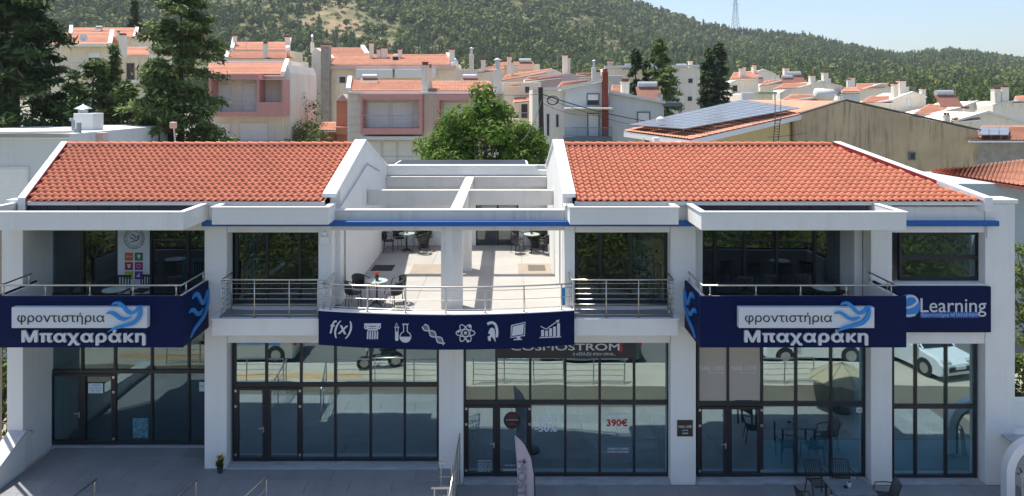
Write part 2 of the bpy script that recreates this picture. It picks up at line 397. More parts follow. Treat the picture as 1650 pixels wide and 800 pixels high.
# shopfronts ----------------------------------------------------------
def front(name, Y, xs, ztop, ztr, zbot, doors=(), gl=GLASS, tr=True, fw=.07, zfloor=None):
    """xs: mullion centre positions; doors: indices of bays that are door leaves"""
    o = MB().box(xs[0]-fw*.6, xs[-1]+fw*.6, Y, Y+.09, ztop-.07, ztop+.02).build(name, FRAME, bld, .004)
    box('bottom_rail', FRAME, o, xs[0], xs[-1], Y, Y+.09, zbot, zbot+.09, bevel=.004)
    if tr: box('transom', FRAME, o, xs[0]+.001, xs[-1]-.001, Y-.004, Y+.085, ztr-.06, ztr+.06, bevel=.004)
    for x in xs: box('mullion', FRAME, o, x-fw/2, x+fw/2, Y-.012, Y+.1, zbot, ztop, bevel=.006)
    for i in range(len(xs)-1):
        a, b = xs[i]+fw/2+.002, xs[i+1]-fw/2-.002
        def pane(par, a, b, z0, z1):
            dz = random.uniform(-.0012,.0012); dx = random.uniform(-.0012,.0012)
            p = MB().box(a, b, Y+.04, Y+.052, z0, z1)
            cx, cz = (a+b)/2, (z0+z1)/2; p.v = [(q[0], q[1]+(q[0]-cx)*dx*2+(q[2]-cz)*dz*2, q[2]) for q in p.v]
            return p.build('pane', gl, par)
        if tr:
            pane(o, a, b, ztr+.06, ztop-.07); zt = ztr-.06
        else: zt = ztop-.07
        if i in doors:
            d = MB(); w = .075
            d.box(a, a+w, Y-.02, Y+.06, zbot+.02, zt-.01); d.box(b-w, b, Y-.02, Y+.06, zbot+.02, zt-.01)
            d.box(a+w, b-w, Y-.02, Y+.06, zt-.09, zt-.01); d.box(a+w, b-w, Y-.02, Y+.06, zbot+.02, zbot+.12)
            do = d.build('door', FRAME, bld, .003)  # a part of the building
            pane(do, a+w, b-w, zbot+.12, zt-.09)
            if i == doors[0]:
                hz = zbot+1.0
                MB().tube([(b-w*.5,Y-.03,hz),(b-w*.5,Y-.075,hz),(b-w*.5-.13,Y-.075,hz)], .011, 6).build('handle', STEEL, do)
                MB().box(b-w*.5-.018,b-w*.5+.018,Y-.035,Y-.02,hz-.14,hz+.03).build('lock_plate', STEEL, do)
            hx = a-.01 if i == doors[0] else b+.0
            for hz in (zbot+.16, zt-.6, zt-.14): MB().box(hx-.02,hx+.05,Y-.045,Y-.02,hz,hz+.07).build('hinge', STEEL, do, .004)
        else: pane(o, a, b, zbot+.09, zt)
    return o
def X_(px, Y): return [fx(p, D0+Y) for p in px]
front('shopfront', 1.3, X_([79,132,185,244.5,304,334], 1.3), 4.38, 2.76, ZL+.03, (0,1), GLASSL)
front('shopfront', .3, X_([378,429,485,540,597,652,705.5], .3), 4.12, 2.77, ZL+.06, (0,1))
front('shopfront', .3, X_([749,800,854.5,911,966.5,1022,1077], .3), 4.12, 2.24, .05, (0,1))
front('shopfront', .3, X_([1125,1173,1228,1283,1339.5,1392], .3), 4.12, 2.20, .03, (0,1))
front('shopfront', .3, X_([1439,1476,1525,1572], .3), 4.10, 2.12, .0, ())
for (a,b,z,y0) in ((-8.17,-1.97,ZL,-.06),(-1.24,4.82,0,-.06),(5.58,10.69,0,-.04),(11.33,14.04,-.04,-.04)):
    n = 4; w = (b-a)/n
    sl_ = part('sill', MARBLE, a, a+w-.004, y0, .42, z-.05, z+.05, bevel=.004)
    for k in range(1, n): part('sill', MARBLE, a+k*w, a+(k+1)*w-.004, y0, .42, z-.05, z+.05, bevel=.004)
part('sill', MARBLE, -14.15, -8.85, 1.2, 1.5, ZL-.05, ZL+.03)
# upper windows
front('window', 1.3, X_([73,133,188,243,303,334], 1.3), 7.6, 6, 5.12, (), GLASSU, False, fw=.09)
front('window', .4, X_([381,430,483,514], .4), 7.34, 6, 5.12, (), GLASSU, False, fw=.08)
front('window', .4, X_([929,967,1016,1074], .4), 7.34, 6, 5.12, (), GLASSU, False, fw=.08)
front('window', 1.3, X_([1130,1152,1200,1252,1313,1388], 1.3), 7.6, 6, 5.12, (), GLASSU, False, fw=.09)
front('window', .3, X_([1451,1577], .3), 7.30, 6.56, 5.88, (), GLASSU, True, fw=.08)
part('sill', WHITE, 11.33, 14.04, -.03, .38, 5.81, 5.86)
part('wall', WHITE, 10.45, 10.69, .46, 1.7, 5.1, 8.1); part('wall', WHITE, 5.58, 5.9, .46, 1.29, 5.1, 8.1, )
part('wall', WHITE, 10.45, 10.69, .46, 1.7, 0, 4.58)
# inside: storey floors and back walls, partitions
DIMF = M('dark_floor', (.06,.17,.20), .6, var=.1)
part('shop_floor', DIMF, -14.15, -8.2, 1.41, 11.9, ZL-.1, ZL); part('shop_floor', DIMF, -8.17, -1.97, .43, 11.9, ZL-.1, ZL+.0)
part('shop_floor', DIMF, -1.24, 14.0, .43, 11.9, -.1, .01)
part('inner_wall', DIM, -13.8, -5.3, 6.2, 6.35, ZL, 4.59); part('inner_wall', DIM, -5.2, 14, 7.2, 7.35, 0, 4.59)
for z_ in (0, 5.1): part('inner_wall', DIM, -14.15, -13.98, 1.42, 5.5, z_+ZL*(z_ == 0), z_+2.85)  # dark lining added over the pale end wall so the first panes look dark
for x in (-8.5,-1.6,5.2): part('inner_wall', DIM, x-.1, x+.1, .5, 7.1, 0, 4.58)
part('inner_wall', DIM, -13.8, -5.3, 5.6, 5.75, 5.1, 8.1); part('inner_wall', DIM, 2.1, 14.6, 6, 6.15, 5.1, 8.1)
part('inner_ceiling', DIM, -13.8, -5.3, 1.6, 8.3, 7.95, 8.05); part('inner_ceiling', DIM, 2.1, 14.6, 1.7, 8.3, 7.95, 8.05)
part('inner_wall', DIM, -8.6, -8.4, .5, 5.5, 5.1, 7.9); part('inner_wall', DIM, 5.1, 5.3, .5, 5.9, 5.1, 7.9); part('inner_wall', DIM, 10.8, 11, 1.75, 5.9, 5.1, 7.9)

# balconies ------------------------------------------------------------
for (a, b) in ((-8.27,-5.0),(1.72,4.85)):
    bal = part('balcony', WHITE, a, b, -.8, -.03, 4.62, 5.08, bevel=.01)
    box('coping', CAP, bal, a-.03, b+.03, -.84, -.04, 5.082, 5.105)
    box('floor_tile', PAVE, bal, a+.15, b-.15, -.68, -.05, 5.106, 5.115)
for (a, b) in ((-13.85,-8.71),(5.24,10.78)):
    bal = part('balcony', WHITE, a+.06, b-.06, -1.5, -.01, 4.66, 5.08, bevel=.01)
    box('upstand', WHITE, bal, a+.08, b-.08, -1.5, -1.38, 5.081, 5.92)
    box('upstand', WHITE, bal, b-.2, b-.08, -1.37, -.01, 5.081, 5.92); box('upstand', WHITE, bal, a+.08, a+.2, -1.37, -.01, 5.081, 5.92)
    for k in range(5): box('floor_tile', PAVE, bal, a+.25+k*.93, a+1.16+k*.93, -1.36, 1.28, 5.092, 5.11)
def rail_set(path, zt, zb, posts, nb, name='railing', r=.024):
    """path: list of (x,y); posts: list of (x,y)"""
    o = MB().tube([(p[0],p[1],zt) for p in path], r, 8).build(name, STEEL, bld, smooth=True)
    for p in posts:
        MB().tube([(p[0],p[1],zb),(p[0],p[1],zt-.02)], .019, 6).cyl((p[0],p[1],zb),.045,.012,8).build('post', STEEL, o, smooth=True)
    for k in range(nb):
        z = zb+.10+(zt-zb-.2)*k/max(nb-1,1)
        MB().tube([(p[0],p[1]-.0,z) for p in path], .0095, 5).build('bar', STEEL, o, smooth=True)
    return o
yf = -.75
rail_set([(-8.02,0),(-8.02,yf),(-5.02,yf),(-5.02,-.02)], 6.18, 5.1, [(-8.02,-.05),(-8.02,yf),(fx(410,19.25),yf),(fx(466,19.25),yf),(-5.3,yf),(-5.02,-.4)], 7)
rail_set([(1.85,0),(1.85,yf),(4.74,yf),(4.74,0)], 6.18, 5.1, [(1.92,yf),(fx(977,19.25),yf),(fx(1029,19.25),yf),(4.69,yf),(4.74,-.4),(4.74,-.05)], 7)
def bowY(x): return -1.28+.38*((x+1.66)/3.58)**2
pts = [(x, bowY(x)+.07) for x in np.linspace(-5.12,1.84,15)]
rail_set([(-5.12,-.2)]+pts+[(1.84,-.2)], 6.1, 5.38, [(fx(p, D0+bowY(fx(p,19))), bowY(fx(p,19))+.07) for p in (531.5,591,653,718,781.6,844.5,905)]+[(-5.12,-.8),(1.84,-.8)], 3)
yb = -1.52
rail_set([(-13.68,-.3),(-13.68,yb),(-8.78,yb),(-8.78,-.1)], 6.24, 5.98, [(fx(p,D0+yb),yb) for p in (6,73.5,145,214.6,284)]+[(-8.78,-1.25),(-8.78,-.2),(-13.68,-.4)], 0)
rail_set([(5.32,-.1),(5.32,yb),(10.56,yb),(10.56,-.1)], 6.24, 5.98, [(fx(p,D0+yb),yb) for p in (1144,1218,1290,1363.6,1436)]+[(5.32,-1.4),(5.32,-.2),(10.56,-1.1),(10.56,-.2)], 0)
# fittings
MB().box(fx(517,20),fx(530,20),-.09,-.0,fz(393,19.95),fz(381,19.95)).build('alarm_box', CAP, bld, .01)
MB().box(fx(520,20),fx(527,20),-.07,-.0,fz(380,19.95),fz(374,19.95)).build('camera_box', CAP, bld, .01)
MB().tube([(-14.9,.1,0),(-14.9,.1,8.0)], .05, 8).build('downpipe', M('rust_pipe',(.25,.2,.17),.7), bld)
for (x, z) in ((-14.12,1.45),(10.66,.95)): MB().tube([(x,.25,z),(x+.12,.2,z),(x+.12,.2,z-.1)],.02,6).build('tap', STEEL, bld)
# ------------------------------------------------------------------ lettering
SPC = [1.0]; _GL = {}
from mathutils.geometry import delaunay_2d_cdt
def loops_of(body, shear=0):
    """closed outline loops of a piece of text, in font units"""
    key = (body, shear, SPC[0])
    if key in _GL: return _GL[key]
    c = bpy.data.curves.new('t', 'FONT'); c.body = body; c.size = 1; c.shear = shear; c.space_character = SPC[0]; c.resolution_u = 3; c.fill_mode = 'NONE'
    o = bpy.data.objects.new('t', c)
    me = bpy.data.meshes.new_from_object(o)
    bpy.data.objects.remove(o); bpy.data.curves.remove(c)
    L = []; cur = []
    for e in me.edges:
        i, j = e.vertices; 
        if cur and cur[-1] != i: cur = []
        if not cur: cur = [i]
        if j == cur[0] or (i == cur[0] and len(cur) > 1) or j < i or len(cur) > 1 and j == cur[0]:
            L.append([(me.vertices[k].co.x, me.vertices[k].co.y) for k in cur]); cur = []
        else: cur.append(j)
    bpy.data.meshes.remove(me); _GL[key] = L; return L
def solid(L, e=0):
    """union (non-zero winding) of the loops, and of slightly shifted copies for a heavier stroke"""
    sh = [(0,0)] if e <= 0 else [(e*math.cos(k*math.pi/3+.1), e*.8*math.sin(k*math.pi/3+.1)) for k in range(6)]
    Ls = [[(x+dx, y+dy) for x, y in l] for dx, dy in sh for l in L if len(l) > 2]
    V_, E_ = [], []
    for l in Ls:
        n0 = len(V_); V_ += [Vector(p) for p in l]; E_ += [(n0+i, n0+(i+1) % len(l)) for i in range(len(l))]
    vs, es, fs, *_ = delaunay_2d_cdt(V_, E_, [], 0, 1e-5)
    segs = np.array([(l[i][0], l[i][1], l[(i+1) % len(l)][0], l[(i+1) % len(l)][1]) for l in Ls for i in range(len(l))])
    keep = []
    for f in fs:
        cx = sum(vs[i].x for i in f)/len(f); cy = sum(vs[i].y for i in f)/len(f)
        up = (segs[:,1] <= cy) & (segs[:,3] > cy); dn = (segs[:,1] > cy) & (segs[:,3] <= cy)
        cr = (segs[:,2]-segs[:,0])*(cy-segs[:,1])-(cx-segs[:,0])*(segs[:,3]-segs[:,1])
        if int((up & (cr > 0)).sum())-int((dn & (cr < 0)).sum()) != 0: keep.append(tuple(f))
    cnt = {}
    for f in keep:
        for i in range(len(f)):
            a, b = f[i], f[(i+1) % len(f)]; cnt.setdefault((min(a,b), max(a,b)), []).append((a, b))
    side = [v[0] for v in cnt.values() if len(v) == 1]
    return vs, keep, side
_SO = {}
def glyph_mb(L, e, dx=0, key=None):
    if key not in _SO: _SO[key] = solid(L, e)
    vs, tr, sd = _SO[key]; n = len(vs); b = MB()
    b.v = [(v.x+dx, v.y, -.5) for v in vs]+[(v.x+dx, v.y, .5) for v in vs]
    b.f = [tuple(n+i for i in f) for f in tr]+[(a, c, n+c, n+a) for a, c in sd]; b.m = [0]*len(b.f); return b
def lbox(L): p = np.array([q for l in L for q in l]); return p.min(0), p.max(0)
def write(body, x0, x1, z0, z1, place, mat, parent, thick=.02, bold=0, shear=0, per_letter=True, name='letter', heavy=0):
    """fit text into the rectangle x0..x1, z0..z1 ; place(u, v, w) -> world"""
    if bold > 0: heavy = max(heavy, bold*.9)
    lo, hi = lbox(loops_of(body, shear)); sx = (x1-x0)/(hi[0]-lo[0]); sz = (z1-z0)/(hi[1]-lo[1])
    off = OFF.get(parent.name, Vector((0,0,0))); items = []; out = []
    for i, ch in enumerate(body):
        if ch == ' ': continue
        L1 = loops_of(ch, shear)
        if not L1: continue
        items.append(glyph_mb(L1, heavy, lbox(loops_of(body[:i+1], shear))[1][0]-lbox(L1)[1][0], (ch, shear, heavy)))
    if not per_letter:
        m = MB()
        for q in items: m.add(q.v, q.f)
        items = [m]
    for m in items:
        vs = [Vector(place(x0+(v[0]-lo[0])*sx, z0+(v[1]-lo[1])*sz, (v[2]+.5)*thick))-off for v in m.v]
        me = bpy.data.meshes.new(name); me.from_pydata([tuple(v) for v in vs], [], m.f); me.materials.append(mat)
        o = bpy.data.objects.new(name, me); COL.objects.link(o); o.parent = parent; OFF[o.name] = off; out.append(o)
    return out
def front_at(Y): return lambda x, z, w: (x, Y-w, z)
def plate(polys, place, th, name, mat, parent, holes=()):
    b = MB()
    for p in polys:
        n = len(p); vs = [place(q[0], q[1], 0) for q in p]+[place(q[0], q[1], th) for q in p]
        tr = tessellate_polygon([[Vector((q[0], q[1], 0)) for q in p]])
        b.add(vs, [tuple(t) for t in tr]+[tuple(n+i for i in reversed(t)) for t in tr]+[(i,(i+1)%n,n+(i+1)%n,n+i) for i in range(n)])
    return b.build(name, mat, parent)
def stroke(pts, w):
    """ribbon polygons with width list"""
    P = [Vector(p) for p in pts]; ws = w if isinstance(w, (list,tuple)) else [w]*len(P); L = []; Rr = []
    for i, p in enumerate(P):
        t = (P[min(i+1,len(P)-1)]-P[max(i-1,0)]).normalized(); n = Vector((-t.y, t.x)); L.append(p+n*ws[i]/2); Rr.append(p-n*ws[i]/2)
    return [[tuple(L[i]), tuple(L[i+1]), tuple(Rr[i+1]), tuple(Rr[i])] for i in range(len(P)-1)]
def spline(pts, n=6):
    out = []; P = [np.array(p, float) for p in pts]; P = [2*P[0]-P[1]]+P+[2*P[-1]-P[-2]]
    for i in range(1, len(P)-2):
        for k in range(n):
            t = k/n; a,b,c,d = P[i-1:i+3]
            out.append(tuple(.5*((2*b)+(c-a)*t+(2*a-5*b+4*c-d)*t*t+(-a+3*b-3*c+d)*t**3)))
    out.append(tuple(P[-2])); return out
def wsp(pts, ws, n=6):
    s = spline(pts, n); m = len(pts)-1
    return stroke(s, [float(np.interp(i/n, range(m+1), ws)) for i in range(len(s))])
def ell(cx, cy, rx, ry, a0=0, a1=360, n=20, rot=0):
    c, s = math.cos(R(rot)), math.sin(R(rot)); o = []
    for k in range(n+1):
        a = R(a0+(a1-a0)*k/n); x, y = rx*math.cos(a), ry*math.sin(a); o.append((cx+x*c-y*s, cy+x*s+y*c))
    return o
def disc(cx, cy, rx, ry=None, n=20): return ell(cx, cy, rx, ry or rx, 0, 360*(n-1)/n, n-1)

# ---- big balcony signs
BIRD = [([(882,132),(900,120),(935,120),(965,142),(1000,182),(1030,194),(1062,176),(1083,148),(1110,140)], [4,16,24,26,26,22,20,20,4]),
        ([(1096,142),(1094,190),(1078,232),(1040,268),(960,292),(900,308),(850,338)], [12,26,30,30,24,18,3]),
        ([(836,197),(870,190),(905,205),(940,232),(980,240),(1026,224)], [4,20,24,24,22,4])]
def bird_polys(conv):
    pol = []
    for pts, ws in BIRD:
        for q in wsp(pts, ws): pol.append([conv(*p) for p in q])
    return pol
def big_sign(x0, x1, label, px_off, group):
    Y = -1.6; zt, zb = 5.965, 4.585
    t = thing('fascia_sign', label, 'sign', ((x0+x1)/2, Y, zb), group=group, world=True)
    box('front_panel', NAVY, t, x0, x1, Y, Y+.06, zb, zt, bevel=.004)
    box('side_panel', NAVY, t, x1-.06, x1, Y+.061, -.01, zb, zt, bevel=.004)
    box('side_panel', NAVY, t, x0, x0+.06, Y+.061, -.01, zb, zt, bevel=.004)
    box('bottom_panel', NAVY, t, x0+.061, x1-.061, Y+.061, -.02, zb+.002, zb+.05)
    d = D0+Y
    def PXZ(zx, zy):   # digitised on the left sign
        return (fx(zx*.2121+px_off, d), fz(460+zy*.2121, d))
    pl = (PXZ(120,170), PXZ(1155,310)) if True else 0
    lx0, lx1 = PXZ(120,0)[0], PXZ(1140,0)[0]; lz1, lz0 = PXZ(0,155)[1], PXZ(0,310)[1]
    bx = box('light_box', SIGNW, t, lx0, lx1, Y-.16, Y-.001, lz0, lz1, bevel=.006)
    a = PXZ(165,282); b = PXZ(820,195)
    write('φροντιστήρια', a[0], b[0], a[1], b[1], front_at(Y-.16), INK, t, .012)
    a = PXZ(178,450); b = PXZ(1105,338); SPC[0] = 1.13
    write('Μπαχαράκη', a[0], b[0], a[1], b[1], front_at(Y-.001), LETW, t, .05, heavy=.036); SPC[0] = 1.0
    for nm_, one in zip(('bird_wing','bird_body','bird_wing'), BIRD): plate([[PXZ(*p) for p in q] for q in wsp(*one)], front_at(Y-(.168 if nm_ == 'bird_body' else .1665)), .05, nm_, SKYBL, t)
    # emblem on the side panels, large
    for (sx, xs, fl) in ((1, x1, 1), (-1, x0, -1)):
        for k_, (pts, ws) in enumerate(BIRD):
            pol = [[(-.06-(1105-p[0])/280*1.28, 5.83-(p[1]-115)/225*1.13) for p in q] for q in wsp(pts, ws)]
            plate(pol, (lambda u, v, w, xs=xs, sx=sx, k_=k_: (xs+sx*(.001+.0015*(k_ == 1)+w), u, v)), .045, ('bird_wing','bird_body','bird_wing')[k_], SKYBL, t)
    return t
big_sign(-13.78, -8.70, 'navy sign with pale name box and blue bird, on the left balcony front', 0, 'navy signs on the two large balconies')
big_sign(5.235, 10.80, 'navy sign with pale name box and blue bird, on the right balcony front', 1162.0, 'navy signs on the two large balconies')

# ---- curved icon sign over the middle
def YS(x): return bowY(x)-.0
cs = thing('curved_sign', 'bowed navy sign with a row of eight pale school subject icons, under the terrace railing', 'sign', (-1.66, -1.28, 4.4), world=True)
n = 28; b = MB(); xs = np.linspace(-5.24, 1.92, n+1)
for i in range(n+1):
    y = YS(xs[i])
    b.v += [(xs[i], y, 4.405), (xs[i], y, 5.36), (xs[i], y+.05, 5.36), (xs[i], y+.05, 4.405)]
for i in range(n):
    for k in range(4): b.f.append((4*i+k, 4*i+(k+1)%4, 4*i+4+(k+1)%4, 4*i+4+k)); b.m.append(0)
b.f += [(0,1,2,3),(4*n+3,4*n+2,4*n+1,4*n)]; b.m += [0,0]
b.build('panel', NAVY, cs)
b = MB()
for i in range(n+1):
    y = YS(xs[i]); b.v += [(xs[i], y-.015, 5.362), (xs[i], y-.015, 5.385), (xs[i], y+.22, 5.385), (xs[i], y+.22, 5.362)]
for i in range(n):
    for k in range(4): b.f.append((4*i+k, 4*i+(k+1)%4, 4*i+4+(k+1)%4, 4*i+4+k)); b.m.append(0)
b.f += [(0,1,2,3),(4*n+3,4*n+2,4*n+1,4*n)]; b.m += [0,0]
b.build('coping', CAP, cs)
b = MB()
for i in range(n+1):
    y = YS(xs[i]); b.v += [(xs[i], y+.1, 5.0), (xs[i], y+.1, 5.36), (xs[i], y+.2, 5.36), (xs[i], y+.2, 5.0)]
for i in range(n):
    for k in range(4): b.f.append((4*i+k, 4*i+(k+1)%4, 4*i+4+(k+1)%4, 4*i+4+k)); b.m.append(0)
b.build('upstand', WHITE, cs)
for (x, y) in ((-5.23,0),(1.86,0)): MB().box(x, x+.05, YS(x)+.05, -.82, 4.41, 5.36).build('end_panel', NAVY, cs)
def C(zx, zy):
    px = 500+zx*.26667; py = 480+zy*.26667; x = fx(px, 18.9)
    for _ in range(4): x = fx(px, D0+YS(x))
    return (x, fz(py, D0+YS(x)))
def cplace(x, z, w): return (x, YS(x)-.002-w, z)
def icon(name, polys): return plate([[C(*p) for p in q] for q in polys], cplace, .012, name, LETW, cs)
a = C(118,240); b_ = C(252,143)
write('f(x)', a[0], b_[0], a[1], b_[1], cplace, LETW, cs, .012, bold=.01, shear=.3)
pol = [[(325,155),(428,155),(424,170),(330,170)], [(345,188),(408,188),(405,198),(348,198)]]
for cx in (340,412): pol += stroke(ell(cx,176,12,12,0,360,16), 6)+[disc(cx,176,5)]
pol += stroke([(340,180),(412,180)], 9)
for k in range(5): pol.append([(344+k*14.5,202),(352+k*14.5,202),(351+k*14.5,250-abs(k-2)*1),(342+k*14.5,250)])
icon('column_icon', pol)
pol = stroke([(515,178),(515,255)], 4)+stroke([(531,178),(531,255)], 4)+stroke([(509,178),(537,178)], 5)+[[(513,205),(533,205),(533,255),(523,262),(513,255)]]
pol += [disc(521,157,4), disc(527,166,3), disc(516,168,3)]
pol += stroke([(556,160),(594,160)], 6)+stroke([(564,160),(564,205)], 5)+stroke([(586,160),(586,205)], 5)+stroke(ell(575,236,33,32,-70,250,26), 5)
pol += [ell(575,236,30,29,0,180,16)]   # liquid (v grows downwards)
icon('flask_icon', pol)
def dna():
    pol = []; ax = Vector((126, 112)); o = Vector((683,168)); dr = ax.normalized(); nr = Vector((-dr.y, dr.x)); L = ax.length
    A = []; B = []
    for k in range(37):
        t = k/36; a_ = math.sin(t*math.pi*3+.5)*17
        A.append(tuple(o+ax*t+nr*a_)); B.append(tuple(o+ax*t-nr*a_))
    pol += stroke(A, 6)+stroke(B, 6)
    for k in range(1, 36, 2): pol += stroke([A[k], B[k]], 2.2)
    return pol
icon('helix_icon', dna())
pol = []
for r_ in (0,60,120): pol += stroke(ell(938,213,57,21,0,360,28,rot=r_), 5)
pol += [disc(938,213,9), disc(895,203,8), disc(963,172,8), disc(952,262,8)]
icon('atom_icon', pol)
hel = [(1072,160),(1085,148),(1103,147),(1120,158),(1128,180),(1130,215),(1127,238),(1118,240),(1121,268),(1112,250),(1104,240),(1098,262),(1088,258),(1092,232),(1082,230),(1080,252),(1070,258),(1070,226),(1076,206),(1084,190),(1096,178),(1098,168),(1088,162)]
icon('helmet_icon', stroke(spline([(1070,160),(1084,152),(1102,151),(1118,162),(1126,184),(1129,212),(1126,238)]), 15)+[[(1078,204),(1086,186),(1100,180),(1112,190),(1116,212),(1117,240),(1120,268),(1108,250),(1100,238),(1092,236),(1089,262),(1076,258),(1071,236),(1086,228),(1087,218),(1074,216)]])
pol = stroke([(1216,168),(1298,148),(1294,228),(1212,240),(1216,168)], 6)+[[(1223,175),(1290,158),(1286,220),(1219,231)]]+[[(1246,236),(1268,233),(1270,248),(1250,250)], [(1230,250),(1278,248),(1280,254),(1228,256)]]
icon('monitor_icon', pol)
pol = [[(1395+k*24,228-h),(1412+k*24,226-h),(1412+k*24,232),(1395+k*24,234)] for k, h in enumerate((32,28,42,52,72))]
pol += stroke([(1385,241),(1515,236)], 5)+stroke([(1392,172),(1425,190),(1495,140)], 5)+[[(1505,132),(1500,152),(1484,138)]]
icon('chart_icon', pol)

# ---- right hand wall sign
es = thing('wall_sign', 'navy wall sign with blue round letter and white thin lettering, below the far right window', 'sign', (12.6, -.1, 4.46), world=True)
box('panel', NAVY, es, 10.9, fx(1597,19.9), -.10, -.005, 4.47, 5.80, bevel=.004)
def E(zx, zy): return (fx(1200+zx*.425, 19.9), fz(220+zy*.425, 19.9))
def EP(x, z, w): return (x, -.101-w, z)
plate([[E(*p) for p in disc(622,642,42,44,28)]], EP, .02, 'blue_disc', SKYBL, es)
plate([[E(*p) for p in q] for q in stroke(spline([(598,650),(630,645),(652,626),(642,608),(618,606),(600,626),(594,655),(608,678),(645,676)]), 8)], lambda x,z,w: (x,-.122-w,z), .008, 'swash', LETW, es)
a = E(666,684); b_ = E(915,614); write('Learning', a[0], b_[0], a[1], b_[1], EP, LETW, es, .010)
a = E(664,689); b_ = E(888,665)
plate([[(a[0],a[1]),(b_[0]-.4*0,a[1]),(b_[0],b_[1]),(a[0],b_[1])]], lambda x,z,w: (x,-.1-w,z), .0*0+.006, 'stripe', M('stripe_blue',(.01,.05,.30),.5), es)
a = E(668,687); b_ = E(880,668); write('Φροντιστήρια ΜΠΑΧΑΡΑΚΗ', a[0], b_[0], a[1], b_[1], lambda x,z,w: (x,-.112-w,z), M('letter_light_blue',(.30,.60,.9),.4), es, .006, per_letter=False, name='line_of_letters')

# ---- black shop board
ks = thing('shop_board', 'dark grey shop board with white wide lettering and red line, partly behind the curved sign', 'sign', (1.8,.2,3.6), world=True)
def K(zx, zy, Y=.2): return (fx(690+zx*.35, D0+Y), fz(520+zy*.35, D0+Y))
a = K(308,165); b_ = K(958,66)
box('panel', M('board_grey',(.02,.022,.027),.5), ks, a[0], b_[0], .20, .27, a[1], b_[1]+.05, bevel=.004)
def KP(x, z, w): return (x, .199-w, z)
a = K(380,128); b_ = K(880,97); write('COSMOSTROM', a[0], b_[0], a[1], b_[1], KP, LETW, ks, .012, bold=.012)
a = K(665,155); b_ = K(862,136); write('η εξέλιξη στον ύπνο...', a[0], b_[0], a[1], b_[1], KP, LETW, ks, .008, per_letter=False, shear=.25, name='line_of_letters')
plate([[K(*p) for p in q] for q in stroke([(440,86),(870,86),(884,90),(890,100),(890,128),(884,136)], 7)], KP, .012, 'red_line', M('sign_red',(.5,.01,.015),.5), ks)
plate([[K(*p) for p in q] for q in stroke(ell(899,79,6,7),1.5)], KP, .008, 'ring_mark', LETW, ks)

# ---- window stickers (flat print on the glass)
def sticker(cat, label, lines, name='window_lettering', Y=.334, group=None):
    """lines: (text, px0, px1, py_top, py_bottom, mat, bold)"""
    d = D0+Y; l = lines[0]
    t = thing(name, label, cat, (fx(l[1], d), Y, fz(l[4], d)), world=True, group=group)
    for (s, x0, x1, y0, y1, m, bo) in lines:
        if isinstance(s, str) and s not in ('panel', 'disc'): write(s, fx(x0,d), fx(x1,d), fz(y1,d), fz(y0,d), front_at(Y), m, t, .002, bold=bo if s in ('390€', '-50%', 'SALES') else 0, per_letter=False, name='line_of_letters')
        elif s == 'panel': box('sheet', m, t, fx(x0,d), fx(x1,d), Y-.001, Y+.006, fz(y1,d), fz(y0,d), bevel=0)
        elif s == 'disc': plate([[(fx((x0+x1)/2,d)+p[0], fz((y0+y1)/2,d)+p[1]) for p in disc(0,0,(x1-x0)/2*d/F,None,28)]], front_at(Y+.004), .004, 'disc', m, t)
    return t
RED = M('sticker_red', (.42,.012,.02), .5, var=0); PALE = M('sticker_pale', (.72,.78,.84), .5, var=0); PAPER = M('paper', (.55,.66,.72), .6, var=.03); GREYST = M('sticker_grey', (.42,.38,.33), .5, var=0)
sticker('lettering', 'white SALES -50% lettering stuck on the middle shop window', [('SALES',868,898,669,680,PALE,.008),('-50%',862,897,684,696,PALE,.01)])
sticker('lettering', 'white and red 390€ price lettering stuck on the shop window', [('ΚΡΕΒΑΤΙ',978,1011,667,674,PALE,.01),('390€',978,1011,676,687,RED,.03)])
sticker('lettering', 'small white offer text low on the shop window below the red price', [('ΚΡΕΒΑΤΙ ΤΖΟΚΕΡ',979,1013,722,725,PALE,0),('ΣΤΡΩΜΑ ΑΝΩΣΤΡΩΜΑ',979,1013,727,730,PALE,0),('ΑΠΟ 390€',984,1008,732,735,RED,.02)])
sticker('sticker', 'round black sticker with small red and white lines on a shop door', [('disc',811.5,839,664,692,BLACK,0),('ΔΩΡΕΑΝ',818,833,668,671,RED,.02),('ΜΕΤΑΦΟΡΑ',817,834,672,674,RED,.02),('ΚΑΙ ΤΟΠΟΘΕΤΗΣΗ',816,835,676,678,PALE,0),('50%',819,832,682,686,RED,.03)], Y=.334)
sticker('lettering', 'white opening hours list at the foot of a shop door', [('ΩΡΑΡΙΟ ΛΕΙΤΟΥΡΓΙΑΣ',770,792,742,744.5,PALE,0),('ΔΕΥΤΕΡΑ 9:00 - 14:30',770,792,746.5,748.5,PALE,0),('ΤΡΙΤΗ 9:00 - 14:00 17:30 - 21:00',770,793,749.5,751.5,PALE,0),('ΤΕΤΑΡΤΗ 9:00 - 14:30',770,790,752.5,754.5,PALE,0),('ΠΕΜΠΤΗ 9:00 - 14:00 17:30 - 21:00',770,793,755.5,757.5,PALE,0),('ΣΑΒΒΑΤΟ 9:00 - 15:00',770,790,758.5,760.5,PALE,0)], Y=.334)
sticker('lettering', 'small white name and telephone lettering at the foot of a shop door', [('Τηλ: 2310',813,830,749,751.5,PALE,0),('COSMOSTROM',810,834,756.5,759.5,PALE,.02)], Y=.334)
for k, (x0, w) in enumerate((('first',1126),('second',1178))):
    sticker('lettering', 'thin white salon name on the %s beige window film pane from the pillar' % x0, [('panel',w-3+ (0 if k else 0),w+46,555,645,GREYST,0),('NAIL',w+1,w+20,590,597,LETW,.01),('UXE',w+23,w+41,590,597,LETW,.01),('the art of nails',w+15,w+40,599,602,LETW,-.01)], name='window_film', Y=.328)
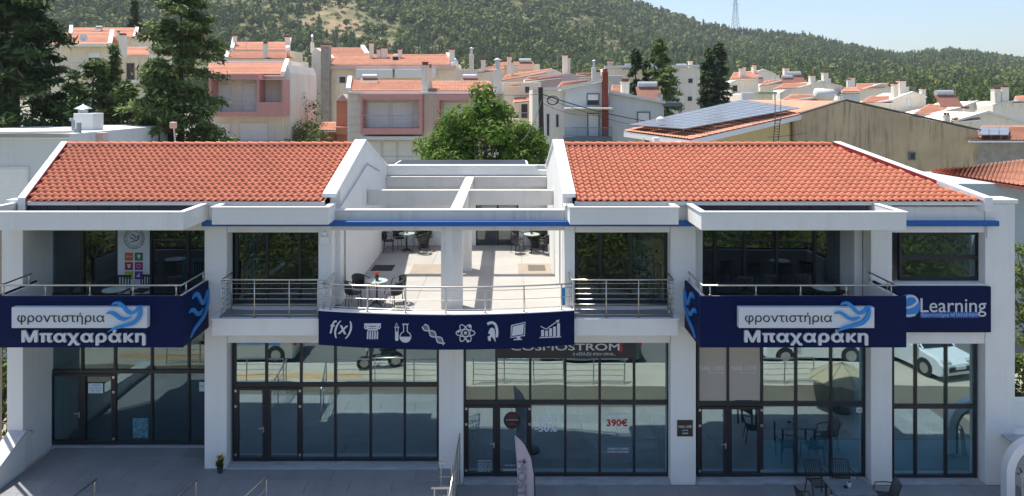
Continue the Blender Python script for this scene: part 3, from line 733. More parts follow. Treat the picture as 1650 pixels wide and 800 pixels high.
sticker('paper notice', 'white paper notice taped on the far left shop door', [('panel',142,166,618,634,PAPER,0),('ΩΡΑΡΙΟ',149,161,620,622.5,INK,0),('ΛΕΙΤΟΥΡΓΙΑΣ',145,163,625,627,INK,0),('9:00 - 21:00',147,161,629,631,INK,0)], name='paper_notice', Y=1.305)
sticker('poster', 'teal poster low on the far left shop window', [('panel',214,239,674,706,M('teal_poster',(.07,.20,.26),.5,var=.9,vs=14),0)], name='poster', Y=1.325)
sticker('paper notice', 'small white notice at window edge beside the second pillar', [('panel',321,333,616,631,PAPER,0),('ΑΝΟΙΧΤΑ',323,331,621,624,INK,0)], name='paper_notice', Y=1.325)
sticker('sticker', 'small white and red notice high on the salon window next to pillar', [('panel',1380,1391,657,665,PAPER,0),('INFO',1382,1389,659.5,663,RED,.02)], name='paper_notice', Y=.325)
# plaque on the pillar
pq = thing('wall_plaque', 'dark metal name plaque on the white pillar between two shops', 'plaque', (fx(1103,20),-.03,fz(703,20)), world=True)
box('plate', M('dark_bronze',(.035,.025,.02),.3,metal=.3,var=.3), pq, fx(1091,20), fx(1116,20), -.03, -.001, fz(703,20), fz(677,20), bevel=.004)
for (s, x0, x1, y0, y1) in (('NAIL UXE',1093,1114,685,689),('2310',1099,1108,692,694),('nails',1099,1108,696,699)):
    write(s, fx(x0,20), fx(x1,20), fz(y1,20), fz(y0,20), front_at(-.03), PALE, pq, .003, per_letter=False, name='line_of_letters')
# tall banner poster inside the upper left window
pp = thing('banner_poster', 'tall white poster with round bird emblem and six coloured squares inside the upper left window', 'poster', (-12,1.25,5.2), world=True)
dP = 21.25
def PQ(zx, zy): return (fx(160+zx*.15, dP), fz(355+zy*.15, dP))
box('sheet', M('poster_white',(.60,.64,.68),.5,var=.06,vs=6), pp, PQ(198,0)[0], PQ(540,0)[0], 1.25, 1.262, 5.2, 7.55, bevel=0)
PPf = lambda x,z,w: (x,1.249-w,z)
DB = M('emblem_blue',(.02,.035,.09),.5,var=0)
plate([[PQ(*p) for p in q] for q in stroke(ell(375,198,108,110,0,360,36), 6)+stroke(ell(375,198,74,76,0,360,30), 3)], PPf, .003, 'ring', DB, pp)
pol = []
for k in range(34):
    a_ = 360*k/34
    if k % 6 != 5: pol += stroke([tuple(ell(375,198,84,86,a_,a_,1)[0]), tuple(ell(375,198,100,102,a_,a_,1)[0])], 7)
for pts, ws in BIRD:
    for q in wsp(pts, ws, 4): pol.append([(375+(p[0]-973)*.42, 200+(p[1]-228)*.42) for p in q])
plate([[PQ(*p) for p in q] for q in pol], PPf, .003, 'bird_emblem', DB, pp)
cols = [(.50,.09,.02),(.02,.16,.05),(.30,.02,.02),(.28,.01,.16),(.30,.40,.02),(.12,.03,.28)]
for k, c_ in enumerate(cols):
    x0 = 275+106*(k%2); y0 = 350+100*(k//2)
    q0 = PQ(x0, y0+86); q1 = PQ(x0+88, y0)
    sq = plate([[q0,(q1[0],q0[1]),q1,(q0[0],q1[1])]], PPf, .003, 'coloured_square', M('square_%d'%k, c_, .5, var=0), pp)
    cx, cy = x0+44, y0+43
    if k == 0: pass
    ic = [[disc(cx,cy-6,15,20)], [disc(cx,cy-8,19,17),[(cx-8,cy+6),(cx+10,cy+6),(cx+6,cy+24),(cx-8,cy+24)]], [[(cx-22,cy-18),(cx+22,cy-18),(cx+16,cy-6),(cx-16,cy-6)],[(cx-13,cy-4),(cx+13,cy-4),(cx+13,cy+20),(cx-13,cy+20)]],
          stroke(ell(cx,cy,20,20),4), stroke([(cx-26,cy-18),(cx,cy-4),(cx+24,cy+22)],10), [[(cx-22,cy-2),(cx+22,cy-2),(cx+22,cy+18),(cx-22,cy+18)],[(cx-4,cy-20),(cx+16,cy-20),(cx+16,cy-4),(cx-4,cy-4)]]][k]
    if k: plate([[PQ(*p) for p in q] for q in ic], lambda x,z,w: (x,1.2455-w,z), .002, 'symbol', LETW, sq)
    else:
        l0 = PQ(cx-30,cy+14); l1 = PQ(cx+30,cy-14); write('f(x)', l0[0], l1[0], l0[1], l1[1], lambda x,z,w: (x,1.2455-w,z), LETW, sq, .002, per_letter=False, shear=.3, name='symbol')
# ------------------------------------------------------------------ forecourt and street in front
def structure(o): o['kind'] = 'structure'; return o
fc = structure(MB().box(-14.0,-1.62,-4.6,1.35,-.4,ZL-.032).build('forecourt', JOINT)); fc2 = structure(MB().box(-1.60,16.2,-4.6,.45,-.5,-.032).build('forecourt', JOINT))
me_sl = MB().box(0,1.194,0,.594,0,.03).mesh('paving_slab', PAVE, .003)
def pave(x0, x1, y0, y1, z, par, mesh, w=1.2, h=.6, name='paving_slab'):
    y = y1-h; r = 0
    while y > y0-.01:
        x = x0+(w/2 if r % 2 else 0)-w/2
        while x < x1-.05:
            a, b_ = max(x, x0), min(x+w, x1)
            if b_-a > .08:
                if b_-a > w-.01: me = mesh
                else: me = MB().box(0,b_-a-.006,0,h-.006,0,.03).mesh(name, PAVE, .003)
                o = bpy.data.objects.new(name, me); COL.objects.link(o); o.parent = par; o.location = (a, y, z-.0305)
            x += w
        y -= h; r += 1
pave(-13.98, -1.63, -4.5, 1.18, ZL, fc, me_sl); pave(-1.6, 15.4, -4.5, -.08, 0, fc2, me_sl)
box('step', PAVE, None, -1.66,-1.601,-4.5,-.08,-.1,ZL-.001, kind='structure')
ZS = .62
road = structure(MB().box(-60,60,-14.2,-6.7,ZS-.6,ZS-.12).build('road', ASPH))
structure(MB().box(-60,60,-6.7,-4.61,ZS-.7,ZS).build('pavement', M('street_paving',(.42,.37,.30),.85,var=.15,vs=.8,speck=.08)))
structure(MB().box(-60,60,-6.85,-6.69,ZS-.7,ZS+.005).build('kerb', M('kerb_stone',(.42,.41,.38),.85,var=.1)))
structure(MB().box(-60,60,-14.9,-14.2,ZS-.7,ZS).build('far_kerb', M('kerb_stone',(.42,.41,.38),.85)))
structure(MB().box(-16,-5.5,-5.75,-5.35,ZS-.1,ZS+.006).build('tactile_strip', M('tactile_orange',(.50,.30,.14),.8,var=.15)))
structure(MB().box(-60,60,-10.5,-10.38,ZS-.2,ZS-.116).build('centre_line', M('road_paint',(.6,.6,.58),.7,var=.2)))
# retaining wall between street and forecourt with steel rails on top
def street_rail(x0, x1, y=-4.75, z=ZS, label='', group='steel railings along the street edge'):
    t = thing('street_railing', label, 'railing', ((x0+x1)/2, y, z), world=True, group=group)
    MB().tube([(x0,y,z+.95),(x1,y,z+.95)], .03, 8).build('top_rail', STEEL, t, smooth=True)
    n = max(2, int((x1-x0)/1.1)+1)
    for k in range(n):
        x = x0+(x1-x0)*k/(n-1); MB().tube([(x,y,z),(x,y,z+.95)], .022, 6).build('post', STEEL, t)
    for k in range(4): MB().tube([(x0,y,z+.15+k*.2),(x1,y,z+.15+k*.2)], .01, 5).build('bar', STEEL, t)
for (a, b, w) in ((-13.6,-8.3,'far left'),(-6.3,-2.0,'middle left'),(-1.2,4.4,'middle right'),(6.0,11.5,'far right')):
    street_rail(a, b, label='brushed steel railing at the street edge, %s stretch, seen mirrored in the shop glass' % w)
# ramp wall on the far left
rw = thing('ramp_wall', 'low white wall with sloping grey coping beside the far left pillar', 'wall', (-14.3,-1,0), world=True)
MB().prism([(-.01,-.4),(-.01,1.52),(-1.25,.94),(-4.6,.70),(-4.6,-.4)], -14.52, -14.06, 'x').build('wall', WHITE, rw, .01)
MB().prism([(-.01,1.521),(-.01,1.57),(-1.25,.99),(-4.6,.75),(-4.6,.701),(-1.25,.941)], -14.56, -14.03, 'x').build('coping', M('pale_stone',(.5,.5,.5),.6,var=.12), rw, .004)
# handrails of the short stair flights from the forecourt up to the street
def stair_rail(x, label, ytop=-2.3, z0=ZL, dz=.25, lean=0.0, l=2.2):
    t = thing('stair_rail', label, 'handrail', (x, ytop, z0), world=True, group='stair handrails at the bottom left edge')
    MB().tube([(x,ytop,z0+.98),(x-lean,ytop-l,z0+dz+.98-.02)], .026, 8).build('top_rail', STEEL, t, smooth=True)
    for k in range(3):
        q = k/2; MB().tube([(x-lean*q,ytop-.06-(l-.1)*q,z0-.01),(x-lean*q,ytop-.06-(l-.1)*q,z0+.96+dz*q)], .02, 6).build('post', STEEL, t)
    for k in range(3): MB().tube([(x,ytop-.05,z0+.25+k*.22),(x-lean,ytop-l,z0+.25+k*.22+dz)], .01, 5).build('bar', STEEL, t)
stair_rail(fx(157,17.75), 'steel stair handrail at the photo bottom, furthest left of three')
stair_rail(fx(319,17.75), 'steel stair handrail at the photo bottom, middle of three', lean=.1)
stair_rail(fx(425,17.55), 'steel stair handrail at the photo bottom below the glass doors, right of three', ytop=-2.45+.25, lean=.35)
# railing at the level change in the middle
lr = thing('level_railing', 'steel railing with two short cross rails at the step beside the middle pillar', 'railing', (-1.5,-1,0), world=True)
MB().tube([(-1.34,-.12,1.52),(-1.40,-3.4,1.50)], .026, 8).build('top_rail', STEEL, lr, smooth=True)
for k in range(5): MB().tube([(-1.34-.015*k,-.14-.8*k,0),(-1.34-.015*k,-.14-.8*k,1.5)], .019, 6).build('post', STEEL, lr)
for k in range(5): MB().tube([(-1.34,-.14,.6+.17*k),(-1.4,-3.4,.6+.17*k)], .009, 5).build('bar', STEEL, lr)
for (y, a) in ((-1.6,-1.80),(-2.8,-1.86)):
    MB().box(a-.02,-1.34,y-.03,y+.03,1.47,1.50).build('cross_rail', STEEL, lr, .006)
    for x in (a+.06,-1.46): MB().tube([(x,y,.2),(x,y,1.47)], .02, 6).build('post', STEEL, lr)
    for k in range(3): MB().tube([(a,y,.6+.25*k),(-1.36,y,.6+.25*k)], .009, 5).build('bar', STEEL, lr)

# feather banner
FY = -1.2
fb = thing('feather_banner', 'white and pink feather flag with dark lettering standing before the shop door', 'flag', (fx(862,18.8), FY, 0), world=True)
d = 18.8; x_r = fx(862,d)
pole = [(fx(p[0],d), FY, fz(p[1],d)) for p in ((861,812),(862,800),(861,765),(856,738),(846,717),(836,704),(829,700))]
MB().tube([(x_r-.02,FY,.05)]+pole, [.018]*4+[.014,.012,.01,.008], 6).build('pole', BLACK, fb, smooth=True)
MB().lathe([(.30,0),(.30,.03),(.06,.07),(.04,.25)], (x_r-.02,FY,0), 20).build('base', BLACK, fb)
left = [(829,702),(830.5,720),(832.5,745),(834,775),(835,800),(835.5,812)]; right = [(830,701),(846,718),(856,740),(861,768),(861.5,800),(861,812)]
FL = M('flag_cloth', (.60,.52,.58), .8, var=.05, trans=.25); b = MB(); vs = []; nu = 10
L5 = spline(left, 5); R5 = spline(right, 5)
for i in range(len(L5)):
    for k in range(nu+1):
        t = k/nu; x = L5[i][0]*(1-t)+R5[i][0]*t; y = L5[i][1]*(1-t)+R5[i][1]*t
        vs.append((fx(x,d), FY+.035*math.sin(t*9+i*.25)*(.25+.75*(1-t)), fz(y,d)))
b.add(vs, [(i*(nu+1)+k, i*(nu+1)+k+1, (i+1)*(nu+1)+k+1, (i+1)*(nu+1)+k) for i in range(len(L5)-1) for k in range(nu)])
b.build('cloth', FL, fb, smooth=True)
def flag_place(u, v, w): return (fx(841.0+v, d), FY-.055-w, fz(742+u, d))     # text running down
write('MOST', 0, 58, -7, 7, lambda u,v,w: flag_place(u, v, w), M('flag_letter',(.22,.20,.26),.6,var=0), fb, .002, bold=.02)
plate([[(739,0),(745,0),(745,1),(739,1)]], lambda u,v,w: (fx(843+v*3,d)-.0, FY-.055-w, fz(u,d)), .002, 'red_mark', RED, fb)
for o in fb.children:
    if o.name.startswith('letter'): pass

# ------------------------------------------------------------------ furniture
RATT = M('black_rattan', (.02,.02,.024), .55, var=.3, vs=30); TGL = M('table_glass', (.42,.50,.46), .15, var=.03); ALU = M('black_steel', (.02,.02,.022), .4, var=0)
def bistro_chair():
    t = thing('bistro_chair', 'x', 'chair')
    b = MB().lathe([(.0,0),(.20,0),(.215,.012),(.20,.03),(0,.035)], (0,0,.42), 16); b.build('seat', RATT, t)
    b = MB(); n = 12; vs = []
    for k in range(n+1):
        a = R(200+140*k/n+0); rr = .24
        for (z, q) in ((.46,1),(.62,1.06),(.80-.10*abs(k/n-.5)**2*4,1.12)):
            for th in (0,.012): vs.append(((rr*q+th)*math.cos(a), (rr*q+th)*math.sin(a)*1.0, z))
    f = []
    for k in range(n):
        o = k*6; p = o+6
        for z in range(2):
            f += [(o+z*2, p+z*2, p+z*2+2, o+z*2+2), (o+z*2+1, o+z*2+3, p+z*2+3, p+z*2+1)]
        f += [(o+4,p+4,p+5,o+5),(o,o+1,p+1,p)]
    b.add(vs, f); b.build('backrest', RATT, t, smooth=True)
    arc = [((.27+.01)*math.cos(R(a)), (.28)*math.sin(R(a)), .68+.12*max(0,-math.sin(R(a)))) for a in range(160, 381, 20)]
    MB().tube([(-.24,.17,.45)]+arc+[(.24,.17,.45)], .013, 6).build('armrest', ALU, t, smooth=True)
    for (x, y) in ((-.17,.15),(.17,.15),(-.17,-.16),(.17,-.16)):
        MB().tube([(x,y,.44),(x*1.25,y*1.25,0)], .011, 6).build('leg', ALU, t)
    return t
def bistro_table(r=.32, h=.72, z=0):
    t = thing('bistro_table', 'x', 'table')
    MB().lathe([(0,h-.012),(r,h-.012),(r+.004,h-.006),(r,h),(0,h)], n=28).build('table_top', TGL, t)
    MB().lathe([(r-.004,h-.028),(r+.008,h-.028),(r+.008,h-.013),(r-.004,h-.013)], n=28).build('rim', STEEL, t)
    MB().tube([(0,0,.03),(0,0,h-.02)], .028, 8).build('stem', ALU, t)
    for k in range(4):
        a = R(45+90*k); MB().tube([(0,0,.09),(.14*math.cos(a),.14*math.sin(a),.05),(.27*math.cos(a),.27*math.sin(a),.01)], [.03,.022,.015], 6).build('leg', ALU, t)
    return t
bc = bistro_chair(); bt = bistro_table(); used = {'c': 0, 't': 0}
def spawn(kind, proto, loc, rz, label, group):
    o = proto if not used[kind] else copy_tree(proto); used[kind] = 1; return put(o, loc, rz, label, group)
ZF = 5.114
SETS = [(-3.86,.45,'front left',[(150,.62),(205,.70),(20,.62),(-32,.68)]),
        (-3.98,7.45,'rear left',[(185,.72),(130,.55),(-30,.65),(15,.68)]),
        (1.03,7.3,'rear right',[(205,.62),(150,.62),(-35,.62),(35,.6)])]
words_ = [['by the side wall','nearest the railing on the left','behind on the right','nearest the railing on the right'],
          ['closest to the left wall','furthest back','in front on the right','beside the green plant'],
          ['in front on the left','behind on the left','in front on the right','behind on the right']]
for si, (x, y, nm, chs) in enumerate(SETS):
    spawn('t', bt, (x, y, ZF), R(si*20), 'round glass bistro table on the terrace, %s of the three' % nm, 'round glass tables on the terrace')
    for ci, (a, r_) in enumerate(chs):
        cx, cy = x+r_*math.cos(R(a)), y+r_*math.sin(R(a))
        spawn('c', bc, (cx, cy, ZF), R(a+90), 'black rattan armchair at the %s terrace table, %s' % (nm, words_[si][ci]), 'black rattan chairs on the terrace')
def pot(name, x, y, z, r, h, mat, label, cat, leafmat, lh, lr, n, flowers=None, group=None):
    t = thing(name, label, cat, (x,y,z), group=group)
    MB().lathe([(0,0),(r*.7,0),(r,h),(r*1.05,h),(r*1.05,h+.01),(r*.85,h),(0,h-.01)], n=14).build('pot', mat, t)
    b = MB()
    for k in range(n):
        a = random.uniform(0, 6.28); e = random.uniform(.2, 1.4); l = random.uniform(.5, 1)*lh
        dx, dy, dz = math.cos(a)*math.cos(e)*lr/lh*1.4, math.sin(a)*math.cos(e)*lr/lh*1.4, math.sin(e)
        p = Vector((0,0,h)); q = p+Vector((dx,dy,dz))*l; w = Vector((-dy,dx,0)).normalized()*l*.13 if dx or dy else Vector((.02,0,0)); m = (p+q)/2
        b.add([p, m-w, q, m+w], [(0,1,2,3)])
    b.build('foliage', leafmat, t)
    if flowers:
        b = MB()
        for k in range(26):
            a = random.uniform(0,6.28); rr = random.uniform(0,lr); b.lathe([(0,0),(.022,.01),(.018,.03),(0,.035)], (rr*math.cos(a),rr*math.sin(a),h+lh*.6+random.uniform(0,.07)), 6)
        b.build('flowers', flowers, t)
    return t
POTG = M('grey_pot',(.05,.05,.055),.6); POTW = M('white_pot',(.6,.6,.62),.5)
FLW = M('red_flower',(.70,.04,.02),.5,var=.4,vs=30)
pot('potted_flower', -3.86, .45, ZF+.72, .06, .11, POTG, 'dark pot of red and orange flowers on the front left terrace table', 'potted flowers', GRNLEAF, .12, .1, 40, FLW)
pot('potted_plant', -3.98, 7.45, ZF+.72, .05, .10, M('brown_pot',(.12,.07,.04),.6), 'small brown pot on the rear left terrace table', 'plant pot', GRNLEAF, .05, .04, 10)
pot('potted_plant', 1.03, 7.3, ZF+.72, .06, .16, POTG, 'small dark pot on the rear right terrace table', 'plant pot', GRNLEAF, .05, .04, 10)
pot('potted_shrub', -3.35, 8.05, ZF, .2, .3, POTG, 'leafy green shrub in a pot behind the rear left terrace table', 'potted plant', GRNLEAF, .75, .4, 260)
pot('potted_shrub', 1.2, 8.1, ZF, .2, .3, POTG, 'yellow green shrub in a pot behind the rear right terrace table', 'potted plant', M('leaf_olive',(.18,.17,.03),.6,var=.3,island=.3), .7, .35, 220)
for (x, y, w, h_, c_, lb) in ((-4.45,4.75,.75,.8,'BLACK','small black doormat by the left terrace wall'),(1.12,4.75,.62,.8,'BROWN','grey brown doormat by the right terrace wall')):
    m_ = M('doormat_'+c_.lower(), (.03,.03,.035) if c_ == 'BLACK' else (.13,.11,.09), .95, var=.2, vs=20, bump=.5, bs=200)
    o = MB().box(x-w/2,x+w/2,y-h_/2,y+h_/2,ZF,ZF+.018).build('doormat', m_, None, .005); props(o, lb, 'doormat')
o = MB().box(.45,1.65,3.95,5.4,ZF,ZF+.008).build('floor_mat', M('beige_mat',(.30,.25,.20),.9,var=.1), None, .003); props(o, 'wide beige mat on the terrace floor under the grey brown doormat', 'mat')
o = MB().box(-3.4,-2.25,3.95,5.3,ZF,ZF+.008).build('floor_mat', M('beige_mat',(.30,.25,.20),.9,var=.1), None, .003); props(o, 'wide beige mat on the terrace floor left of the rear column', 'mat')
# folding lattice by the rear wall
lt = thing('folding_trellis', 'white folding trellis leaning on the rear terrace wall beside the shrub', 'trellis', (-2.6,8.3,ZF), world=True)
for k in range(4):
    x = -2.95+k*.22
    for s_ in (-1,1): MB().tube([(x-s_*.2,8.35,ZF+.05),(x+s_*.2,8.4,ZF+.8)], .01, 4).build('slat', M('white_paint',(.7,.7,.7),.5), lt)
hs = thing('hose_coil', 'blue plastic hose coil hanging beside the terrace railing on the right', 'hose', (1.7,-.5,5.4), world=True)
for k in range(4): MB().tube([(1.62+.02*k+.0*a, -.45+.06*math.cos(R(a)), 5.62+.24*math.sin(R(a))) for a in range(0,360,30)]+[(1.62+.02*k,-.39,5.62)], .016, 5).build('loop', M('hose_blue',(.01,.22,.5),.4), hs, smooth=True)
# dark chairs and tables on the two large balconies
def side_chair():
    t = thing('balcony_chair', 'x', 'chair')
    MB().box(-.21,.21,-.2,.2,.43,.46).build('seat', RATT, t, .01)
    b = MB(); 
    for k in range(5): b.box(-.19+k*.085,-.15+k*.085,-.23,-.21,.50,.80)
    b.box(-.21,.21,-.235,-.205,.79,.86); b.build('backrest', RATT, t, .004)
    for (x,y) in ((-.19,.18),(.19,.18),(-.19,-.2),(.19,-.2)): MB().tube([(x,y,.43),(x*1.1,y*1.1,0)], .013, 6).build('leg', ALU, t)
    return t
sc_ = side_chair(); used['s'] = 0
for i, (x, y, a, lb) in enumerate(((-12.35,-.3,-80,'on the left balcony, furthest left'),(-11.5,.35,180,'on the left balcony, behind the table at left'),(-10.9,.4,170,'on the left balcony below the coloured squares'),(-9.9,.3,190,'on the left balcony, furthest right'),
                           (7.1,.2,160,'on the right balcony, furthest left'),(8.0,.45,180,'on the right balcony beside the left table'),(9.0,.5,180,'on the right balcony beside the right table'),(9.9,.3,220,'on the right balcony, furthest right'))):
    spawn('s', sc_, (x, y, 5.111), R(a), 'dark slatted chair '+lb, 'dark chairs on the large balconies')
for i, (x, y, lb) in enumerate(((-11.2,-.45,'left balcony'),(9.2,-.25,'right balcony'))):
    spawn('t', bt, (x, y, 5.111), 0, 'round pale table standing on the '+lb, 'round tables on the large balconies')
# cafe set at the lower right
SLM = M('black_plastic', (.018,.018,.02), .5, var=.1)
def slat_chair():
    t = thing('slatted_armchair', 'x', 'chair')
    b = MB()
    for k in range(7): b.box(-.20+k*.062,-.165+k*.062,-.2,.22,.44,.455)
    b.box(-.22,.22,.2,.23,.43,.46); b.box(-.22,.22,-.22,-.19,.43,.46); b.build('seat', SLM, t, .003)
    for k in range(8):
        x = -.19+k*.054; MB().tube([(x,-.21,.46),(x*1.02,-.26,.66),(x*1.05,-.33,.88)], .010, 5).build('slat', SLM, t)
    MB().tube([(-.235,-.2,.44),(-.24,-.27,.68),(-.235,-.33,.86),(-.2,-.345,.90),(.2,-.345,.90),(.235,-.33,.86),(.24,-.27,.68),(.235,-.2,.44)], .015, 6).build('back_frame', SLM, t, smooth=True)
    for s_ in (-1,1):
        MB().tube([(s_*.24,-.27,.70),(s_*.30,-.1,.67),(s_*.30,.14,.64),(s_*.27,.2,.44),(s_*.27,.23,0)], .015, 6).build('armrest', SLM, t, smooth=True)
        MB().tube([(s_*.23,-.2,.44),(s_*.25,-.27,0)], .015, 6).build('leg', SLM, t)
    return t
lc = slat_chair(); used['l'] = 0
TX, TY = fx(1368,18.6), -1.45
for (x, y, a, lb) in ((fx(1319,19.25),-.72,185,'behind the cafe table, nearer the door'),(fx(1360,19.35),-.66,175,'behind the cafe table, nearer the pillar'),
                     (fx(1424,18.7),-1.35,80,'at the right end of the cafe table'),(fx(1306,18.2),-1.8,-80,'at the left end of the cafe table')):
    spawn('l', lc, (x, y, 0), R(a), 'black slatted armchair '+lb, 'black slatted armchairs at the cafe table')
tb = thing('cafe_table', 'rectangular table with grey wood grain top and black legs outside the salon', 'table', (TX,TY,0), 0)
WOODG = M('grey_wood_top', (.16,.18,.20), .4, var=.35, vs=3, stretch=(1,6,1))
for k in range(3): MB().box(-.56,.56,-.37+k*.247,-.37+k*.247+.243,.72,.75).build('board', WOODG, tb, .004)
for (x,y) in ((-.5,-.32),(.5,-.32),(-.5,.32),(.5,.32)): MB().box(x-.02,x+.02,y-.02,y+.02,0,.719).build('leg', BLACK, tb)
pot('potted_cactus', TX-.02, TY-.0, .75, .055, .10, POTW, 'little cactus in a white pot on the cafe table', 'potted plant', GRNLEAF, .09, .05, 30)
o = thing('ashtray', 'small round black ashtray next to the cactus on the cafe table', 'ashtray', (TX-.14,TY-.05,.75)); MB().lathe([(0,0),(.045,0),(.05,.04),(.042,.04),(.038,.012),(0,.012)], n=16).build('bowl', BLACK, o)
# wooden menu stand edge near the table
ms = thing('menu_stand', 'pale wooden slatted stand with chalk marks in front of the cafe table', 'stand', (fx(1345,17.2),-2.8,0), R(-28))
WD = M('pale_wood', (.42,.31,.20), .6, var=.2, vs=3, stretch=(8,1,1))
for k in range(3): MB().box(-.13+k*.09,-.045+k*.09,-.35,.35,1.08,1.11).build('board', WD, ms, .004)
for (x,y) in ((-.1,-.3),(.1,-.3),(-.1,.3),(.1,.3)): MB().box(x-.02,x+.02,y-.02,y+.02,0,1.079).build('leg', BLACK, ms)
MB().box(-.155,-.135,-.36,.36,.55,1.10).build('chalk_panel', BLACK, ms)
# white arch at the right edge
ar = thing('swing_arch', 'white arched swing frame with rope at the lower right corner', 'swing', (14.5,-.9,0), world=True)
d = 19.1; ac = (fx(1668,d), fz(762,d)); ro_, ri_ = 51*d/F, 37*d/F
def ring(r0, r1, y0, y1, mat, name):
    b = MB(); n = 22; vs = []
    P = [(ac[0]-r0*1.0, -.0), ] 
    prof = []
    for (rr) in (r0, r1):
        q = [(ac[0]-rr, .1)]+[(ac[0]-rr*math.cos(R(a)), ac[1]+rr*1.12*math.sin(R(a))) for a in np.linspace(0,180,n)]+[(ac[0]+rr, .1)]; prof.append(q)
    m = len(prof[0])
    for y in (y0,y1):
        for q in prof: vs += [(p[0], y, p[1]) for p in q]
    f = []
    for i in range(m-1): f += [(i,i+1,m+i+1,m+i),(2*m+i,3*m+i,3*m+i+1,2*m+i+1),(i,2*m+i,2*m+i+1,i+1),(m+i,m+i+1,3*m+i+1,3*m+i)]
    b.add(vs, f); return b.build(name, mat, ar, .006)
ring(ro_, ri_, -1.02, -.78, CAP, 'arch'); ring(ri_-.005, ri_-.05, -.98, -.755, M('rattan_brown',(.16,.10,.05),.8,var=.4,vs=30), 'lining')
for k in range(2): MB().tube([(fx(1644+k*3,d),-.9,fz(762,d)),(fx(1646+k*4,d),-.9,fz(780,d)),(fx(1651+k*4,d),-.9,fz(830,d))], .03, 6).build('rope', M('rope_white',(.6,.55,.48),.9,var=.3,vs=50), ar)
MB().tube([(fx(1642,d),-.9,fz(755,d)),(fx(1646,d),-.9,fz(759,d)),(fx(1644,d),-.9,fz(766,d)),(fx(1639,d),-.9,fz(763,d))], .02, 6).build('hook', BLACK, ar)
# low wall by the right corner pillar
lw = thing('garden_wall', 'white low wall with grey stone coping right of the last pillar', 'wall', (15.3,-.2,0), world=True)
box('wall', WHITE, lw, 14.93, 15.6, -.7, .5, -.3, 1.42, bevel=.01); box('coping', MARBLE, lw, 14.5, 15.65, -.74, -.01, 1.421, 1.46, bevel=.004)
box('wall', WHITE, lw, 15.0, 18, .51, .8, -.3, 2.2, bevel=.01)
# climbing plant pot on the pillar foot
pot('potted_plant', fx(355,19.8), -.22, ZL, .09, .14, M('dark_pot',(.03,.04,.05),.5), 'slim pot with trailing green leaves and yellow blooms at the foot of the second pillar', 'potted plant', GRNLEAF, .42, .12, 130, M('yellow_flower',(.6,.3,.03),.5,var=.3,vs=30))
# ------------------------------------------------------------------ terrain and hill
RIDGE = [(-900,-150),(-300,-170),(0,-185),(300,-200),(600,-130),(850,-62),(1020,6),(1100,34),(1180,52),(1250,60),(1300,63),(1360,77),(1400,86),(1450,95),(1500,89),(1540,87),(1600,95),(1650,103),(1800,112),(2600,130)]
_rx = [p[0] for p in RIDGE]; _ry = [p[1] for p in RIDGE]
def sm(t): t = np.clip(t, 0, 1); return t*t*(3-2*t)
_ph = rng.uniform(0, 6.28, (6, 2)); _fr = np.array([.008,.013,.021,.034,.055,.09])
def nz2(X, Y):
    s = 0
    for k in range(6):
        a = k*1.3; s = s+np.sin((X*math.cos(a)+Y*math.sin(a))*_fr[k]+_ph[k,0]+1.7*np.sin((Y*math.cos(a)-X*math.sin(a))*_fr[k]*.8+_ph[k,1]))/(1+k*.45)
    return s/2.6
DR, DB_ = 900.0, 300.0
def tz(X, Y):
    X = np.asarray(X, float); Y = np.asarray(Y, float); D = Y+D0; Ds = np.maximum(D, 1)
    u = X/Ds; e = (PY-np.interp(PX+F*u, _rx, _ry))/F
    base = 2.0*sm((Y-14)/25)+2.5*sm((Y-35)/40)+4.0*sm((Y-70)/200)+3.5*sm((-X-15)/40)*sm((Y-20)/40)
    t = np.clip((D-DB_)/(DR-DB_), 0, 1)
    tt = t**.85
    hill = H+D*((-.004)*(1-tt)+e*tt)+nz2(X, Y)*9*np.sin(np.pi*t)
    beyond = H+DR*e-(D-DR)*.35
    hill = np.where(D > DR, beyond, hill); hill = np.where(D > DR, np.maximum(hill, 0), hill)
    w = sm((D-220)/120)
    z = base*(1-w)+np.maximum(hill, base*.8)*w
    z = np.where(Y < 13, -.55+(z*0), z)
    return z
def dry(X, Y):
    n = nz2(X*1.5+50, Y*2.0-80)
    D = np.maximum(Y+D0, 1); px = PX+F*X/D
    v = sm((n-.60+.04*sm((1000-px)/400))/.22)
    v = v*(.35+.65*sm((1150-px)/500))
    return v
ys = np.concatenate([np.linspace(-120, 60, 60), np.linspace(64, 300, 50), np.linspace(306, 960, 130), np.linspace(980, 1500, 16)])
us = np.linspace(-1.5, 1.5, 240)
V = []; 
for y in ys:
    sc = max(y+D0, 70); xs_ = us*sc*1.0; zz = tz(xs_, np.full_like(xs_, y)); V.append(np.stack([xs_, np.full_like(xs_, y), zz], 1))
V = np.concatenate(V); ny, nx = len(ys), len(us)
fcs = [(j*nx+i, j*nx+i+1, (j+1)*nx+i+1, (j+1)*nx+i) for j in range(ny-1) for i in range(nx-1)]
me = bpy.data.meshes.new('hillside'); me.from_pydata(V.tolist(), [], fcs)
at = me.attributes.new('dry', 'FLOAT', 'POINT'); at.data.foreach_set('value', dry(V[:,0], V[:,1]))
me.polygons.foreach_set('use_smooth', [True]*len(me.polygons))
GM = bpy.data.materials.new('hill_ground'); GM.use_nodes = True; n = GM.node_tree.nodes; L = GM.node_tree.links; b = n['Principled BSDF']; b.inputs['Roughness'].default_value = .95
a_ = n.new('ShaderNodeAttribute'); a_.attribute_name = 'dry'; geo = n.new('ShaderNodeNewGeometry')
nz = n.new('ShaderNodeTexNoise'); nz.inputs['Scale'].default_value = .09; nz.inputs['Detail'].default_value = 8; L.new(geo.outputs[0], nz.inputs['Vector'])
